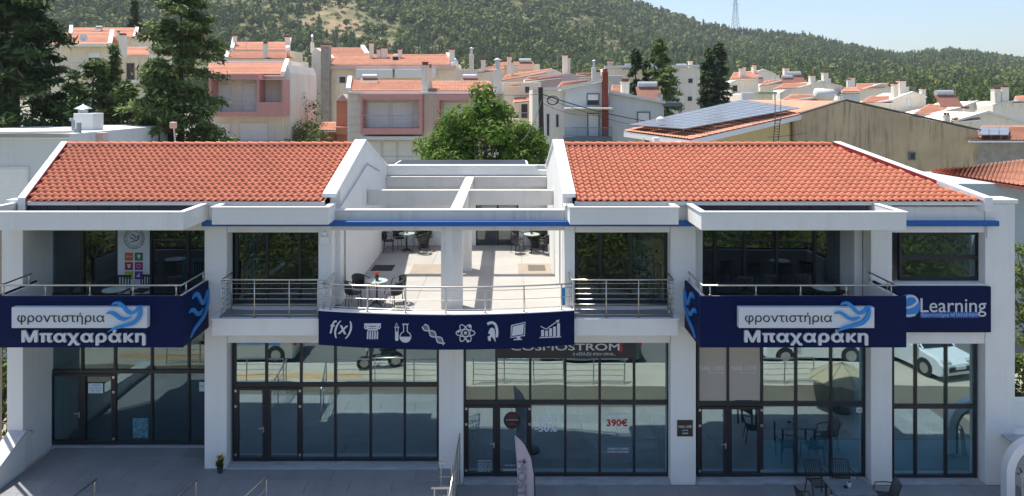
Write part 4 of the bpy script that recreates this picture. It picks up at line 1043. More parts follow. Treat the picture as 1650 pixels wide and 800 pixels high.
cr = n.new('ShaderNodeValToRGB'); cr.color_ramp.elements[0].position = .35; cr.color_ramp.elements[0].color = (.085,.10,.035,1); cr.color_ramp.elements[1].position = .62; cr.color_ramp.elements[1].color = (.15,.145,.058,1)
L.new(nz.outputs[0], cr.inputs[0])
ad = n.new('ShaderNodeMath'); ad.operation = 'MULTIPLY'; m1 = n.new('ShaderNodeMapRange'); m1.inputs[1].default_value = .4; m1.inputs[2].default_value = .6; m1.inputs[3].default_value = .2; m1.inputs[4].default_value = 1
L.new(nz.outputs[0], m1.inputs[0]); L.new(a_.outputs['Fac'], ad.inputs[0]); L.new(m1.outputs[0], ad.inputs[1])
mx = n.new('ShaderNodeMix'); mx.data_type = 'RGBA'; L.new(ad.outputs[0], mx.inputs[0]); L.new(cr.outputs[0], mx.inputs[6]); mx.inputs[7].default_value = (.29,.20,.11,1)
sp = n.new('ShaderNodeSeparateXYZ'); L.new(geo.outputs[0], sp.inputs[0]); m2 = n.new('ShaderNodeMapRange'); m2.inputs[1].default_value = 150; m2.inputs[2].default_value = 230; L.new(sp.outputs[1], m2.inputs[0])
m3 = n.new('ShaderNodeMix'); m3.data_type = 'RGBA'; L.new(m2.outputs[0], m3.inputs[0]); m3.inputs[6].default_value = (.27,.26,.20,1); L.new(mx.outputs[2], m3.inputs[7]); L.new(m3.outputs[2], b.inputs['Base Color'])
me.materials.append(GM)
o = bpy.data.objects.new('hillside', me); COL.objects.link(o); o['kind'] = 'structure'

def link_np(name, v, f, mats, mi=None, smooth=False, parent=None, **kw):
    """v (n,3), f (m,k) all the same size k"""
    me = bpy.data.meshes.new(name); k = f.shape[1]; m = len(f)
    me.vertices.add(len(v)); me.vertices.foreach_set('co', np.ascontiguousarray(v, np.float32).ravel())
    me.loops.add(m*k); me.loops.foreach_set('vertex_index', np.ascontiguousarray(f, np.int32).ravel())
    me.polygons.add(m); me.polygons.foreach_set('loop_start', np.arange(0, m*k, k, dtype=np.int32)); me.polygons.foreach_set('loop_total', np.full(m, k, np.int32))
    for q in (mats if isinstance(mats, (list,tuple)) else [mats]): me.materials.append(q)
    if mi is not None: me.polygons.foreach_set('material_index', np.ascontiguousarray(mi, np.int32))
    if smooth: me.polygons.foreach_set('use_smooth', np.ones(m, bool))
    me.update(calc_edges=True); me.validate()
    o = bpy.data.objects.new(name, me); COL.objects.link(o)
    if parent is not None: o.parent = parent
    return props(o, **kw)

# foliage materials
def leafmat(name, c, isl=.45, tr=.2, var=.25, vs=.3): return M(name, c, .6, var=var, vs=vs, island=isl, trans=tr, spec=.2)
PINE = leafmat('pine_foliage', (.090,.128,.030), .4, .15, .4, .02)
PINE2 = leafmat('pine_foliage_light', (.145,.175,.042), .4, .15, .35, .02)
SHRUB = leafmat('shrub_foliage', (.175,.190,.056), .4, .1, .35, .03)
BARK = M('bark', (.09,.065,.045), .9, var=.3, vs=8)

def tree_template(kind, seed, fine=False):
    r = np.random.default_rng(seed); V = []; Fc = []; fs_ = .58 if fine else 1
    nfl = {'pine': 44, 'round': 42, 'shrub': 26}[kind]*(3 if fine else 1)
    for k in range(nfl):
        if kind == 'pine':
            t = r.uniform(.10, 1); rad = (1-t)**.75*.30+.02; z = t; s = .13*(1.15-t*.7)
        elif kind == 'round':
            ph = r.uniform(-.6, 1); rad = .36*math.sqrt(max(0, 1-ph*ph))*r.uniform(.75,1); z = .62+ph*.36; s = .17
        else:
            ph = r.uniform(-.2, 1); rad = .5*math.sqrt(max(0, 1-ph*ph)); z = ph*.45+.1; s = .26
        a = r.uniform(0, 6.283); c = np.array([rad*math.cos(a), rad*math.sin(a), z])
        nrm = np.array([math.cos(a), math.sin(a), .5])+r.normal(0,.45,3); nrm /= np.linalg.norm(nrm)
        u = np.cross(nrm, [0,0,1.0]); u /= np.linalg.norm(u)+1e-6; w = np.cross(nrm, u)
        q = [c+s*fs_*(math.cos(b_)*u*r.uniform(.6,1.2)+math.sin(b_)*w*r.uniform(.6,1.2)) for b_ in (0.3,2.2,4.3)]
        n0 = len(V); V += q; Fc.append((n0, n0+1, n0+2))
    if kind != 'shrub':   # inner core so that the crown is not see-through everywhere
        m = 6; zc = [(.10,.12),(.45,.13),(.97,.01)] if kind == 'pine' else [(.30,.10),(.62,.28),(.93,.08)]
        n0 = len(V)
        for z, rr in zc:
            for k in range(m): V.append(np.array([rr*math.cos(k*6.283/m)*r.uniform(.7,1.3), rr*math.sin(k*6.283/m)*r.uniform(.7,1.3), z]))
        for i in range(2):
            for k in range(m):
                a, b_, c, d_ = n0+i*m+k, n0+i*m+(k+1)%m, n0+(i+1)*m+(k+1)%m, n0+(i+1)*m+k; Fc += [(a,b_,c),(a,c,d_)]
        n0 = len(V); V += [np.array([.02,0,0]),np.array([-.02,.01,0]),np.array([0,0,.4])]; Fc.append((n0,n0+1,n0+2))
    return np.array(V), np.array(Fc)
def scatter(name, kind, P, hs, mat, fine=False):
    tp = [tree_template(kind, 100+k, fine) for k in range(8)]; VV = []; FF = []; n0 = 0
    for k in range(8):
        sel = np.arange(k, len(P), 8)
        if not len(sel): continue
        v, f = tp[k]; a = rng.uniform(0, 6.283, len(sel)); c, s = np.cos(a), np.sin(a); h = hs[sel]; w = h*rng.uniform(.85,1.25,len(sel))
        x = (v[None,:,0]*c[:,None]-v[None,:,1]*s[:,None])*w[:,None]+P[sel,0][:,None]
        y = (v[None,:,0]*s[:,None]+v[None,:,1]*c[:,None])*w[:,None]+P[sel,1][:,None]
        z = v[None,:,2]*h[:,None]+P[sel,2][:,None]-.2
        VV.append(np.stack([x,y,z],2).reshape(-1,3)); FF.append((f[None]+ (np.arange(len(sel))*len(v))[:,None,None]+n0).reshape(-1,3)); n0 += len(sel)*len(v)
    return link_np(name, np.concatenate(VV), np.concatenate(FF), mat, kind='stuff')
def pts(n, d0, d1, umin=-.82, umax=.84):
    D = np.sqrt(rng.uniform(d0*d0, d1*d1, n)); u = rng.uniform(umin, umax, n); X = u*D; Y = D-D0; return np.stack([X, Y, tz(X, Y)], 1)
def vis_cull(P):   # hilltop parts far above the frame are never seen
    D = P[:,1]+D0; y = PY-(P[:,2]-H)/D*F; return P[(y > -45)]
P = vis_cull(pts(27000, 250, 930)); dn = dry(P[:,0], P[:,1]); cl = nz2(P[:,0]*2.2-300, P[:,1]*2.2)
keep = rng.uniform(0, 1, len(P)) < (1-dn*.95)*np.clip(.70-.12*sm((950-(PX+F*P[:,0]/(P[:,1]+D0)))/400)+cl*.9, .06, 1); P = P[keep]; k2 = rng.uniform(0,1,len(P)) < .55+.5*nz2(P[:,0]*1.3+900, P[:,1])
hs = rng.uniform(6, 11.5, len(P))*(.85+.15*(P[:,1]/900))
nr = P[:,1] < 430
for fn, sl_ in ((True, nr), (False, ~nr)):
    scatter('pine_forest', 'pine', P[k2&sl_], hs[k2&sl_]*1.05, PINE, fn); scatter('pine_forest', 'round', P[~k2&sl_], hs[~k2&sl_]*.85, PINE2, fn)
P = vis_cull(pts(36000, 240, 930)); keep = rng.uniform(0,1,len(P)) < (1-dry(P[:,0],P[:,1])*.6); P = P[keep]
scatter('hill_shrubs', 'shrub', P, rng.uniform(1.6, 3.6, len(P)), SHRUB)
# trees between the houses and the foot of the hill
P = pts(1500, 165, 270); scatter('wood_edge', 'pine', P, rng.uniform(4.5, 8, len(P)), PINE, True)
print('forest done')
# ------------------------------------------------------------------ houses behind
CREAM = M('cream_wall', (.76,.66,.50), .85, var=.09, vs=.5, streak=.3); IVORY = M('ivory_wall', (.79,.73,.63), .85, var=.08, vs=.5, streak=.28)
LGREY = M('pale_grey_wall', (.62,.64,.63), .85, var=.05, vs=.5, streak=.15); PINK = M('pink_wall', (.60,.30,.27), .8, var=.08); PINKL = M('pale_pink_wall', (.58,.44,.40), .85, var=.08)
YELW = M('yellow_wall', (.60,.47,.24), .85, var=.07, streak=.1); ORAW = M('orange_wall', (.52,.23,.15), .85, var=.08)
STAIN = M('stained_render', (.48,.375,.235), .95, var=.25, vs=.3, streak=.6, dark=(.085,.075,.055), speck=.08)
ROUGHW = M('rough_stone_wall', (.32,.29,.25), .95, var=.3, vs=2, bump=.5, bs=12)
TILEF = M('old_roof_tiles', (.56,.25,.16), .9, var=.22, vs=1.2, island=.22, speck=.12)
SHUT = M('roller_shutter', (.78,.78,.75), .6, var=.04); WINF = M('white_window_frame', (.66,.66,.64), .5, var=.03); GRYF = M('grey_window_frame', (.12,.15,.17), .5, var=.05)
DGL = M('dark_window_glass', (.02,.025,.03), .12, var=.1); BRICK = M('brick_chimney', (.26,.09,.06), .85, var=.25, vs=4); DRED = M('red_render', (.24,.05,.03), .8, var=.08)
PVM = M('solar_cell', (.17,.185,.21), .32, var=.1, vs=1, coat=.15); PVF = M('solar_frame', (.45,.47,.5), .35, metal=.6, var=0); TANK = M('steel_tank', (.55,.57,.60), .35, metal=.5, var=.05); COLR = M('collector_back', (.24,.10,.07), .6, var=.2)
def WP(p): return Vector((fx(p[0], p[2]), p[2]-D0, fz(p[1], p[2])))
def ground(x, d): return float(tz(fx(x, d), d-D0))-.6
class House:
    def __init__(s, name, label, x, d, cat='house', group='houses behind the shops'):
        s.d = d; s.t = thing(name, label, cat, (fx(x, d), d-D0, ground(x, d)), group=group, world=True)
    def body(s, x0, x1, y0, dep, mat, yb=None, dd=0, name='wall'):
        d = s.d+dd; zb = fz(yb, d) if yb is not None else ground((x0+x1)/2, d)
        return MB().box(fx(x0,d), fx(x1,d), d-D0, d-D0+dep, zb, fz(y0,d)).build(name, mat, s.t, .02)
    def poly(s, pts, th, mat, dd=0, name='wall', drop=True):
        """front facing polygon in pixels, closed down to the ground, extruded backwards"""
        d = s.d+dd; q = [(fx(x,d), fz(y,d)) for x, y in pts]
        if drop: g = ground(pts[0][0], d); q = q+[(q[-1][0], g), (q[0][0], g)]
        return MB().prism(q, d-D0, d-D0+th, 'y').build(name, mat, s.t, .02)
    def roof(s, a, b, c, e, pitch=.26, mat=None, name='roof', th=.12, board=None):
        """a,b front eave left/right, c,e ridge right/left, each (x,y,d): tiled surface made of rows of ribs"""
        A, B, Cc, E_ = [WP(p) for p in (a, b, c, e)]; w = max((B-A).length, (Cc-E_).length); l = max((E_-A).length, (Cc-B).length)
        nu = max(4, min(90, int(w/pitch))); nv = max(3, min(22, int(l/.38))); N = (B-A).cross(E_-A).normalized()
        if N.z < 0: N = -N
        prof = [0, .5, .7, 1]; VV = []; FF = []
        for j in range(nv):
            for t_, lift in ((j/nv, .03), ((j+1)/nv, .0)):
                l_ = A.lerp(E_, t_); r_ = B.lerp(Cc, t_)
                for i in range(nu):
                    for q, hh in ((0,.0),(.3,.045),(.62,.0)): VV.append(l_.lerp(r_, (i+q)/nu)+N*(hh+lift))
                VV.append(r_+N*lift)
            m = nu*3+1; o = j*2*m
            FF += [(o+k, o+k+1, o+m+k+1, o+m+k) for k in range(m-1)]
        off = OFF[s.t.name]; V_ = np.array([v-off for v in VV])
        ob = link_np(name, V_, np.array(FF), mat or TILEF, parent=s.t)
        OFF[ob.name] = off
        q = [A,B,Cc,E_]; b_ = MB(); b_.add([p-N*.06 for p in q]+[p-N*(th+.06) for p in q], [(0,1,2,3),(7,6,5,4),(0,4,5,1),(1,5,6,2),(2,6,7,3),(3,7,4,0)]); b_.build('roof_board', board or (CAP if mat is None else IVORY), ob)
        return ob
    def back(s, c, e, run=4.5, drop=1.5, mat=None):
        """rear slope behind the ridge c (right), e (left)"""
        c2, e2 = WP(c), WP(e); q = [e2, c2, c2+Vector((0,run,-drop)), e2+Vector((0,run,-drop))]
        MB().add(q+[p-Vector((0,0,.12)) for p in q], [(0,1,2,3),(7,6,5,4),(0,4,5,1),(1,5,6,2),(2,6,7,3),(3,7,4,0)]).build('rear_slope', mat or TILEF, s.t)
    def simple(s, x0, x1, ye, yr, run=4.0, over=.4, mat=None, slope_dx=(0,0)):
        d = s.d; a = (x0, ye, d-over); b = (x1, ye, d-over); c = (x1+slope_dx[1], yr, d+run); e = (x0+slope_dx[0], yr, d+run)
        r = s.roof(a, b, c, e, mat=mat); s.back(c, e, run, abs(fz(ye,d)-fz(yr,d+run)))
        return r
    def band(s, a, b, w, h, mat=None, name='parapet'):
        A, B = WP(a), WP(b); dr = (B-A).normalized(); sd = dr.cross(Vector((0,0,1))).normalized()*w/2; up = Vector((0,0,h))
        q = [A-sd, A+sd, B+sd, B-sd]
        return MB().add(q+[p+up for p in q], [(3,2,1,0),(4,5,6,7),(0,1,5,4),(1,2,6,5),(2,3,7,6),(3,0,4,7)]).build(name, mat or CAP, s.t)
    def win(s, x0, x1, y0, y1, kind='shutter', fr=None, dd=0, name=None):
        d = s.d+dd; X0, X1, Z0, Z1 = fx(x0,d), fx(x1,d), fz(y1,d), fz(y0,d); Y = d-D0; f = fr or WINF; t_ = .09
        b = MB(); b.box(X0-t_,X0,Y-.06,Y+.02,Z0,Z1); b.box(X1,X1+t_,Y-.06,Y+.02,Z0,Z1); b.box(X0-t_,X1+t_,Y-.06,Y+.02,Z1,Z1+t_); b.box(X0-t_,X1+t_,Y-.08,Y+.02,Z0-.06,Z0)
        o = b.build(name or 'window', f, s.t)
        if kind == 'shutter':
            b = MB(); nn = max(3, min(24, int((Z1-Z0)/.12)))
            for k in range(nn): z = Z0+(Z1-Z0)*k/nn; b.add([(X0,Y-.02,z),(X1,Y-.02,z),(X1,Y-.035,z+(Z1-Z0)/nn*.5),(X0,Y-.035,z+(Z1-Z0)/nn*.5),(X1,Y-.02,z+(Z1-Z0)/nn),(X0,Y-.02,z+(Z1-Z0)/nn)], [(0,1,2,3),(3,2,4,5)])
            b.build('shutter', SHUT, o)
        elif kind == 'half':
            zm = Z0+(Z1-Z0)*.45; MB().box(X0,X1,Y-.03,Y-.005,zm,Z1).build('shutter', SHUT, o); MB().box(X0,X1,Y-.01,Y+.01,Z0,zm-.01).build('pane', DGL, o)
        else:
            MB().box(X0,X1,Y-.012,Y+.01,Z0,Z1).build('pane', DGL, o)
            if X1-X0 > .9: MB().box((X0+X1)/2-.03,(X0+X1)/2+.03,Y-.05,Y-.013,Z0,Z1).build('mullion', f, o)
        return o
    def rail(s, x0, x1, y0, y1, dd=-1.2, mat=None, n=3):
        d = s.d+dd; Y = d-D0; b = MB(); z0, z1 = fz(y1,d), fz(y0,d); b.tube([(fx(x0,d),Y,z1),(fx(x1,d),Y,z1)], .03, 5)
        k = max(2, int((fx(x1,d)-fx(x0,d))/.9)+1)
        for i in range(k): x = fx(x0,d)+(fx(x1,d)-fx(x0,d))*i/(k-1); b.tube([(x,Y,z0),(x,Y,z1)], .02, 4)
        for i in range(n): z = z0+(z1-z0)*(i+.5)/n; b.tube([(fx(x0,d),Y,z),(fx(x1,d),Y,z)], .012, 4)
        return b.build('railing', mat or PVF, s.t)
    def loggia(s, xo0, xo1, yo0, yo1, xi0, xi1, yi0, yi1, mat, prot=1.3, rail=True):
        """framed balcony box standing in front of the wall"""
        d = s.d-prot; Y0, Y1 = d-D0, s.d-D0-.01; X = lambda p: fx(p,d); Z = lambda p: fz(p,d)
        b = MB(); b.box(X(xo0),X(xo1),Y0,Y1,Z(yi0),Z(yo0)); b.box(X(xo0),X(xo1),Y0,Y1,Z(yo1),Z(yi1)); b.box(X(xo0),X(xi0),Y0+.002,Y1,Z(yi1)+.001,Z(yi0)-.001); b.box(X(xi1),X(xo1),Y0+.002,Y1,Z(yi1)+.001,Z(yi0)-.001)
        o = b.build('balcony', mat, s.t, .01)
        if rail: s.rail(xi0, xi1, yi1-(1.0/d*F), yi1, dd=-prot+.08)
        return o
    def chimney(s, x0, x1, y0, y1, dd=0, mat=None, cap=BRICK, steel=False):
        d = s.d+dd-.09; w = (x1-x0)*d/F; X0, X1 = fx(x0,d), fx(x1,d); Y = d-D0; Z1 = fz(y0,d); Z0 = fz(y1,d)-.4; h = min(.35, (Z1-Z0)*.25)
        o = MB().box(X0,X1,Y,Y+w,Z0,Z1-h).build('chimney', mat or IVORY, s.t, .015)
        if steel: MB().lathe([(w*.28,0),(w*.28,h*2),(w*.5,h*2.05),(w*.5,h*2.25),(0,h*2.7)], ((X0+X1)/2,Y+w/2,Z1-h), 10).build('cowl', TANK, o)
        else:
            MB().box(X0-.05,X1+.05,Y-.05,Y+w+.05,Z1-h,Z1-h+.08).build('collar', IVORY, o); MB().box(X0+.06,X1-.06,Y+.06,Y+w-.06,Z1-h+.081,Z1-.06).build('pot', cap, o); MB().box(X0,X1,Y,Y+w,Z1-.059,Z1).build('lid', cap, o)
        return o
    def heater(s, x, y, dd=0, sc=1.0, ang=0, big=1.0):
        d = s.d+dd; P0 = WP((x, y, d)); r = .26*sc
        b = MB(); b.tube([(P0.x-.75*sc, P0.y, P0.z), (P0.x+.75*sc, P0.y, P0.z)], r, 12); o = b.build('water_heater', TANK, s.t, smooth=False)
        q = MB(); q.add([(P0.x-.95*sc,P0.y-.1,P0.z-r*.6),(P0.x+.95*sc,P0.y-.1,P0.z-r*.6),(P0.x+.95*sc,P0.y-1.2*sc,P0.z-1.2*sc),(P0.x-.95*sc,P0.y-1.2*sc,P0.z-1.2*sc),
                         (P0.x-.95*sc,P0.y-.02,P0.z-r*.6),(P0.x+.95*sc,P0.y-.02,P0.z-r*.6),(P0.x+.95*sc,P0.y-1.1*sc,P0.z-1.25*sc),(P0.x-.95*sc,P0.y-1.1*sc,P0.z-1.25*sc)],
                        [(0,1,2,3),(7,6,5,4),(0,4,5,1),(1,5,6,2),(2,6,7,3),(3,7,4,0)]); q.build('collector', COLR, o)
        l = MB()
        for k in (-.6,.6): l.tube([(P0.x+k*sc,P0.y,P0.z-r),(P0.x+k*sc,P0.y,P0.z-1.3*sc)], .025, 4); l.tube([(P0.x+k*sc,P0.y,P0.z-r),(P0.x+k*sc*.7,P0.y-1.0,P0.z-1.3*sc)], .02, 4)
        l.build('stand', PVF, o); return o
    def antenna(s, x, y0, y1, dd=0):
        d = s.d+dd; A, B = WP((x,y1,d)), WP((x,y0,d)); b = MB().tube([A,B], .02, 4)
        for k in range(4): z = B.z-.05-k*.12; b.tube([(B.x-.4+.05*k,B.y,z),(B.x+.4-.05*k,B.y,z)], .012, 4)
        b.build('antenna', PVF, s.t)
    def dish(s, x, y, r_px, dd=0):
        d = s.d+dd; P0 = WP((x,y,d)); r = r_px*d/F; b = MB()
        n = 14; vs = [P0+Vector((0,.15*r,0))]
        for k in range(n): a = 6.283*k/n; vs.append(P0+Vector((r*math.cos(a), -.18*r, r*math.sin(a))))
        b.add(vs, [(0, 1+k, 1+(k+1)%n) for k in range(n)]); b.add([v+Vector((0,.03,0)) for v in vs], [(0, 1+(k+1)%n, 1+k) for k in range(n)])
        b.tube([P0+Vector((0,.05,0)), P0+Vector((0,.2,-r*1.6))], .03, 5); b.build('satellite_dish', TANK, s.t)

# -- upper left cream house
h = House('cream_house', 'cream house with orange roofs and a satellite dish between the dark conifers at upper left', 130, 95)
h.body(82, 178, 73, 7, CREAM); h.simple(80, 177, 72, 53, 4.5); h.band((177,73,94.5),(181,52,99.6),.5,.35)
h.body(90, 166, 70, 1.2, IVORY, yb=75, dd=-1.4, name='fascia'); h.win(143,161,86,99,'half'); h.body(111,146,112,1.3,IVORY,yb=118,dd=-1.35,name='balcony'); h.rail(111,145,101,112,-1.3)
h.chimney(188,192,50,60,2); h.chimney(191,200,54,88,-1,cap=BRICK); h.dish(135,61,6,-.3); h.dish(117,62,3,-.3)
h.body(196, 238, 90, 6, CREAM, dd=1); h.roof((200,89,95.5),(240,89,95.5),(238,76,99.5),(201,76,99.5)); h.win(205,216,103,129,'glass',BRICK,dd=1); h.body(196,224,129,1.2,IVORY,yb=134,dd=-.3,name='balcony')
h = House('cream_house', 'cream house with long orange roof behind the satellite dish house at upper left', 165, 112)
h.body(112, 220, 61, 7, CREAM); h.simple(113, 217, 60, 45, 4.5); h.band((217,62,111.5),(221,47,116.5),.5,.35); h.band((113,62,111.5),(115,44,116.5),.5,.35); h.heater(160,44,3,.7)
h = House('cream_house', 'small cream house with orange roof left of the big fir at upper left', 230, 118)
h.body(212, 250, 69, 6, CREAM); h.simple(213, 247, 69, 57, 4); h.band((211,69,117.5),(216,57,122),.5,.3)
# -- pink house on the left
h = House('pink_house', 'cream and pink two storey house with roller shutters right of the big conifer', 410, 58)
h.body(338, 462, 121, 8, IVORY); h.simple(336, 457, 120, 103, 4.0); h.band((456,121,57.6),(463,100,62),.35,.3); h.poly([(456,119),(463,104),(468,118)], 8, IVORY, .2)
h.body(338, 470, 99, 5, IVORY, dd=5); h.body(340,457,187.5,.5,IVORY,dd=-.3)
h.loggia(336,416.5,120,188,340,413.4,129,180,PINK,1.5); h.loggia(413.5,457,128.5,188,417.5,454,129,165,PINK,1.52,False); 
h.win(342,372,137,179); h.win(392,412,135,179); h.win(424,428,138,165); h.win(349,370,199,229,dd=-.3); h.win(387,431,199,231,dd=-.3)
h.rail(340,455,226,236,-1.2); h.body(340,457,233,1.2,PINK,yb=238,dd=-1.5,name='balcony')
h2 = House('cream_house', 'cream house with orange roof and tall chimneys right behind the pink house on the left', 420, 76)
h2.body(365, 468, 96, 7, CREAM); h2.simple(364, 462, 95, 85, 4); h2.band((364,96,75.6),(368,86,80),.4,.3)
h2.body(372, 468, 82, 5, CREAM, dd=6); h2.roof((374,81,81.7),(463,81,81.7),(460,68,86),(376,68,86)); h2.band((463,82,81.7),(467,66,86),.4,.4); h2.band((374,82,81.7),(377,66,86),.4,.4)
h2.chimney(423,430,67,96,0); h2.chimney(459,466,57,82,7); h2.chimney(375,380,55,68,8); h2.antenna(397,62,80,6); h2.heater(405,95,1,.7)
h2.chimney(321,329,32,66,-8,mat=BRICK,steel=True)
# -- long cream house centre
h = House('long_house', 'long cream house with wide orange roof, grey stone chimney and white awnings, centre left', 630, 80)
h.body(531, 735, 108, 8, CREAM); h.simple(531, 729, 105, 88, 5); h.body(531,734,106,.8,PINKL,yb=112,dd=-.6,name='fascia'); h.band((729,106,79.5),(734,100,80),.4,.3); h.band((722,90,84.5),(735,104,79.5),.5,.35)
h.poly([(502,84),(508,77),(531,92)], 10, IVORY, .5); h.body(502,531,100,9,IVORY,dd=.6)
h.roof((508,88,85),(590,88,85),(584,77,90),(512,77,90)); h.body(508,592,88,4,IVORY,dd=5.6); h.band((584,77,90),(592,90,85),.5,.35)
h.chimney(517,530.5,70,228,-.9,mat=ROUGHW,cap=BRICK); h.win(547,557,124,134,'glass'); 
for (a,b_) in ((573,632),(636,702)): h.body(a,b_,112,1.0,WINF,yb=126,dd=-1.1,name='awning')
for (a,b_,c_,e) in ((595,601,67,90),(607,613,77,90),(614,623,75,90),(641,647,77,90),(724,732,77,103)): h.chimney(a,b_,c_,e,3 if a < 700 else 0)
h.roof((624,98,82),(650,98,82),(640,87,85),(634,87,85)); h.win(633,642,92,98,'glass',dd=2); h.heater(571,86,7,.8); h.antenna(634,100,112,-.5); h.antenna(545,70,85,4)
h.chimney(500,505,64,80,2,steel=True)
h2 = House('orange_annex', 'small orange walled annex with red lean-to roof left of the pink framed house', 550, 62)
h2.body(542,561,163,5,ORAW); h2.poly([(540,163),(552,152),(563,163)],5,PINKL,-.2,drop=False); h2.roof((513,210,60),(541,210,60),(541,197,63),(518,197,63)); h2.body(516,541,206,3,ORAW,dd=.3); h2.body(540,561,205,1.0,ORAW,yb=217,dd=-1,name='balcony')
# -- pink framed house
h = House('pink_framed_house', 'ivory two storey house with dusty pink balcony frames and roller shutters in the centre', 690, 55)
h.body(560, 812, 152, 9, IVORY); h.simple(566, 679, 147, 130, 4); h.roof((690,147,54.6),(794,147,54.6),(790,131,59),(690,131,59)); h.back((790,131,59),(690,131,59),4,1.4)
h.body(560,812,148,.9,WINF,yb=152,dd=-.6,name='fascia'); h.band((561,149,54.5),(564,129,59),.35,.35)
h.loggia(581,680,152.5,217,584,676,161,207,PINK,1.4); h.loggia(704,802,153,217,708,797,162,207,PINK,1.4)
h.win(594,626,166,206); h.win(633,664,166,206); h.win(716,745,166,206); h.win(753,785,166,206); h.body(581,680,220,1.3,WINF,yb=226,dd=-1.3,name='awning')
for a in (593,618,643): h.win(a,a+20,229,262)
h.rail(583,678,252,264,-1.3); h.chimney(679,690,100,150,0); h.chimney(690,696,104,150,.6); h.chimney(795,808,105,168,-.2,steel=True); h.heater(596,124,3.2,.8); h.heater(757,124,4.2,.8)
for k in range(8): h.band((560,165+k*12,54.95),(581,165+k*12,54.95),.06,.02,LGREY,'groove')
# -- beige house behind the tree
h = House('beige_house', 'beige house with small tiled porch roof and balcony between the green tree and the pole', 835, 66)
h.body(800, 872, 133, 8, CREAM); h.roof((826,166,64.2),(859,163,64.2),(857,156,66),(829,158,66)); h.body(826,858,192,1.5,IVORY,yb=199,dd=-1.5,name='balcony'); h.rail(827,857,182,192,-1.45)
for x in (829,841,857): h.band((x,166,64.7),(x,192,64.7),.12,.05,BRICK,'post')
h.win(840,850,168,190,'glass'); h.win(846,853,140,150,'glass')
h.roof((822,138,65.5),(842,137,65.5),(838,133,67),(822,134,67)); h.antenna(838,128,140,-.5)
# -- grey house with red chimney
h = House('grey_house', 'pale grey house with balcony and a tall dark red chimney, right of the pole', 950, 55)
h.poly([(910,144),(975,131),(975,150)], 7, LGREY); h.body(858,909.5,146,8,IVORY,dd=.4); h.band((908,144,54.9),(976,130.5,54.9),.5,.22,WINF); h.band((858,146,55.2),(910,145,55.2),.5,.22,WINF)
h.poly([(980.5,150),(1070,168),(1070,180)], 7, LGREY, .5); h.band((980,150,55.4),(1071,167.5,55.4),.5,.22,WINF)
h.body(971,980,116,.6,DRED,dd=-.4,name='chimney'); h.body(972,979,111,.4,BRICK,yb=116,dd=-.3,name='chimney_pot')
h.win(947,964,152.5,169,'half',GRYF); h.win(948,964,184,221,'shutter',GRYF); h.win(1028,1046,182,200,'shutter',GRYF,dd=.5)
h.body(911,987,174,1.3,IVORY,yb=176.6,dd=-1.35,name='canopy'); h.body(910,987,221,1.4,GRYF,yb=229,dd=-1.4,name='balcony'); h.rail(911,986,206,221,-1.35,M('blue_rail',(.16,.24,.32),.5),n=8)
for x in (921,986): h.band((x,221,53.7),(x,221.2,53.7),.08,2.3,GRYF,'post')
for (a,b_,c_) in ((881,885,184),(881,885,232),(896,900,185)): h.win(a,b_,c_,c_+(35 if a < 890 else 20),'glass',dd=.4)
h.roof((896,142,55.8),(955,134,55.8),(950,128,60),(905,132,60)); h.body(1070,1099,165,1.2,GRYF,yb=172,dd=.2,name='awning')
h.chimney(1002,1014,127,156,3); h.heater(1043,137,2,1.05); h.dish(1063,155,5,.4)
h2 = House('pale_pink_house', 'low pale pink wall with orange roof edge and chimneys behind the grey house', 880, 72)
h2.poly([(868,125),(915,118),(932,122),(932,140)], 6, PINKL); h2.roof((845,131,71.6),(905,124,71.6),(905,118,76),(850,124,76)); h2.body(845,868,128,5,IVORY); h2.chimney(907,915,86,122,3); h2.chimney(913,919,90,122,3.4); h2.antenna(898,88,120,3)
h2 = House('white_house', 'white house with orange sloped roof, water heater and chimneys above the green tree', 850, 88)
h2.poly([(809,130),(893,112),(905,118)], 7, IVORY); h2.roof((805,131,87.6),(880,118,87.6),(890,110,92),(815,121,92)); h2.body(795,870,104,5,CREAM,dd=8); h2.roof((795,107,95.5),(862,105,95.5),(858,99,99),(798,101,99)); h2.heater(846,98,6,1.1); h2.chimney(817,824,89,115,5); h2.chimney(823,828,98,122,2,mat=WINF)
h2 = House('cream_house', 'cream house gable with chimneys between the pink framed house roof and the hill', 770, 92)
h2.body(738,812,112,7,IVORY); h2.roof((770,118,91.5),(812,112,91.5),(812,104,96),(775,110,96)); h2.chimney(756,763,83,114,0,steel=True); h2.chimney(775,782,94,118,0); h2.chimney(819,825,90,116,2); h2.body(690,740,104,5,CREAM,dd=5); h2.chimney(706,711,84,104,5); h2.chimney(718,723,81,104,5)
# -- white blocks among the conifers
h = House('white_block', 'large white house block with round windows behind the pointed conifers', 1050, 98)
h.body(1072, 1128, 109, 9, IVORY); h.body(975,1012,110,9,IVORY); h.poly([(1012,114),(1040,108),(1072,112)],8,IVORY,1.2); h.band((974,110,97.8),(1013,109,97.8),.6,.3,WINF); h.band((1071,109,97.8),(1129,108,97.8),.6,.3,WINF)
h.win(1109,1116,127,134,'glass'); h.win(1108,1115,156,163,'glass'); h.chimney(1110,1116,96,110,1); h.chimney(980,988,97,111,1,mat=ROUGHW); h.heater(1098,106,2,1); h.roof((1000,112,97),(1075,112,97),(1068,103,102),(1008,103,102),mat=PVF)
h2 = House('white_house', 'white house with tall red capped chimneys just left of the pointed conifers', 950, 84)
h2.body(930,1004,122,6,IVORY); h2.chimney(954,961,104,130,-1,steel=True); h2.chimney(961,968,113,130,-1); h2.roof((925,124,83.5),(968,122,83.5),(965,117,88),(930,118,88)); h2.roof((985,148,70),(1010,150,70),(1008,138,75),(986,137,75))
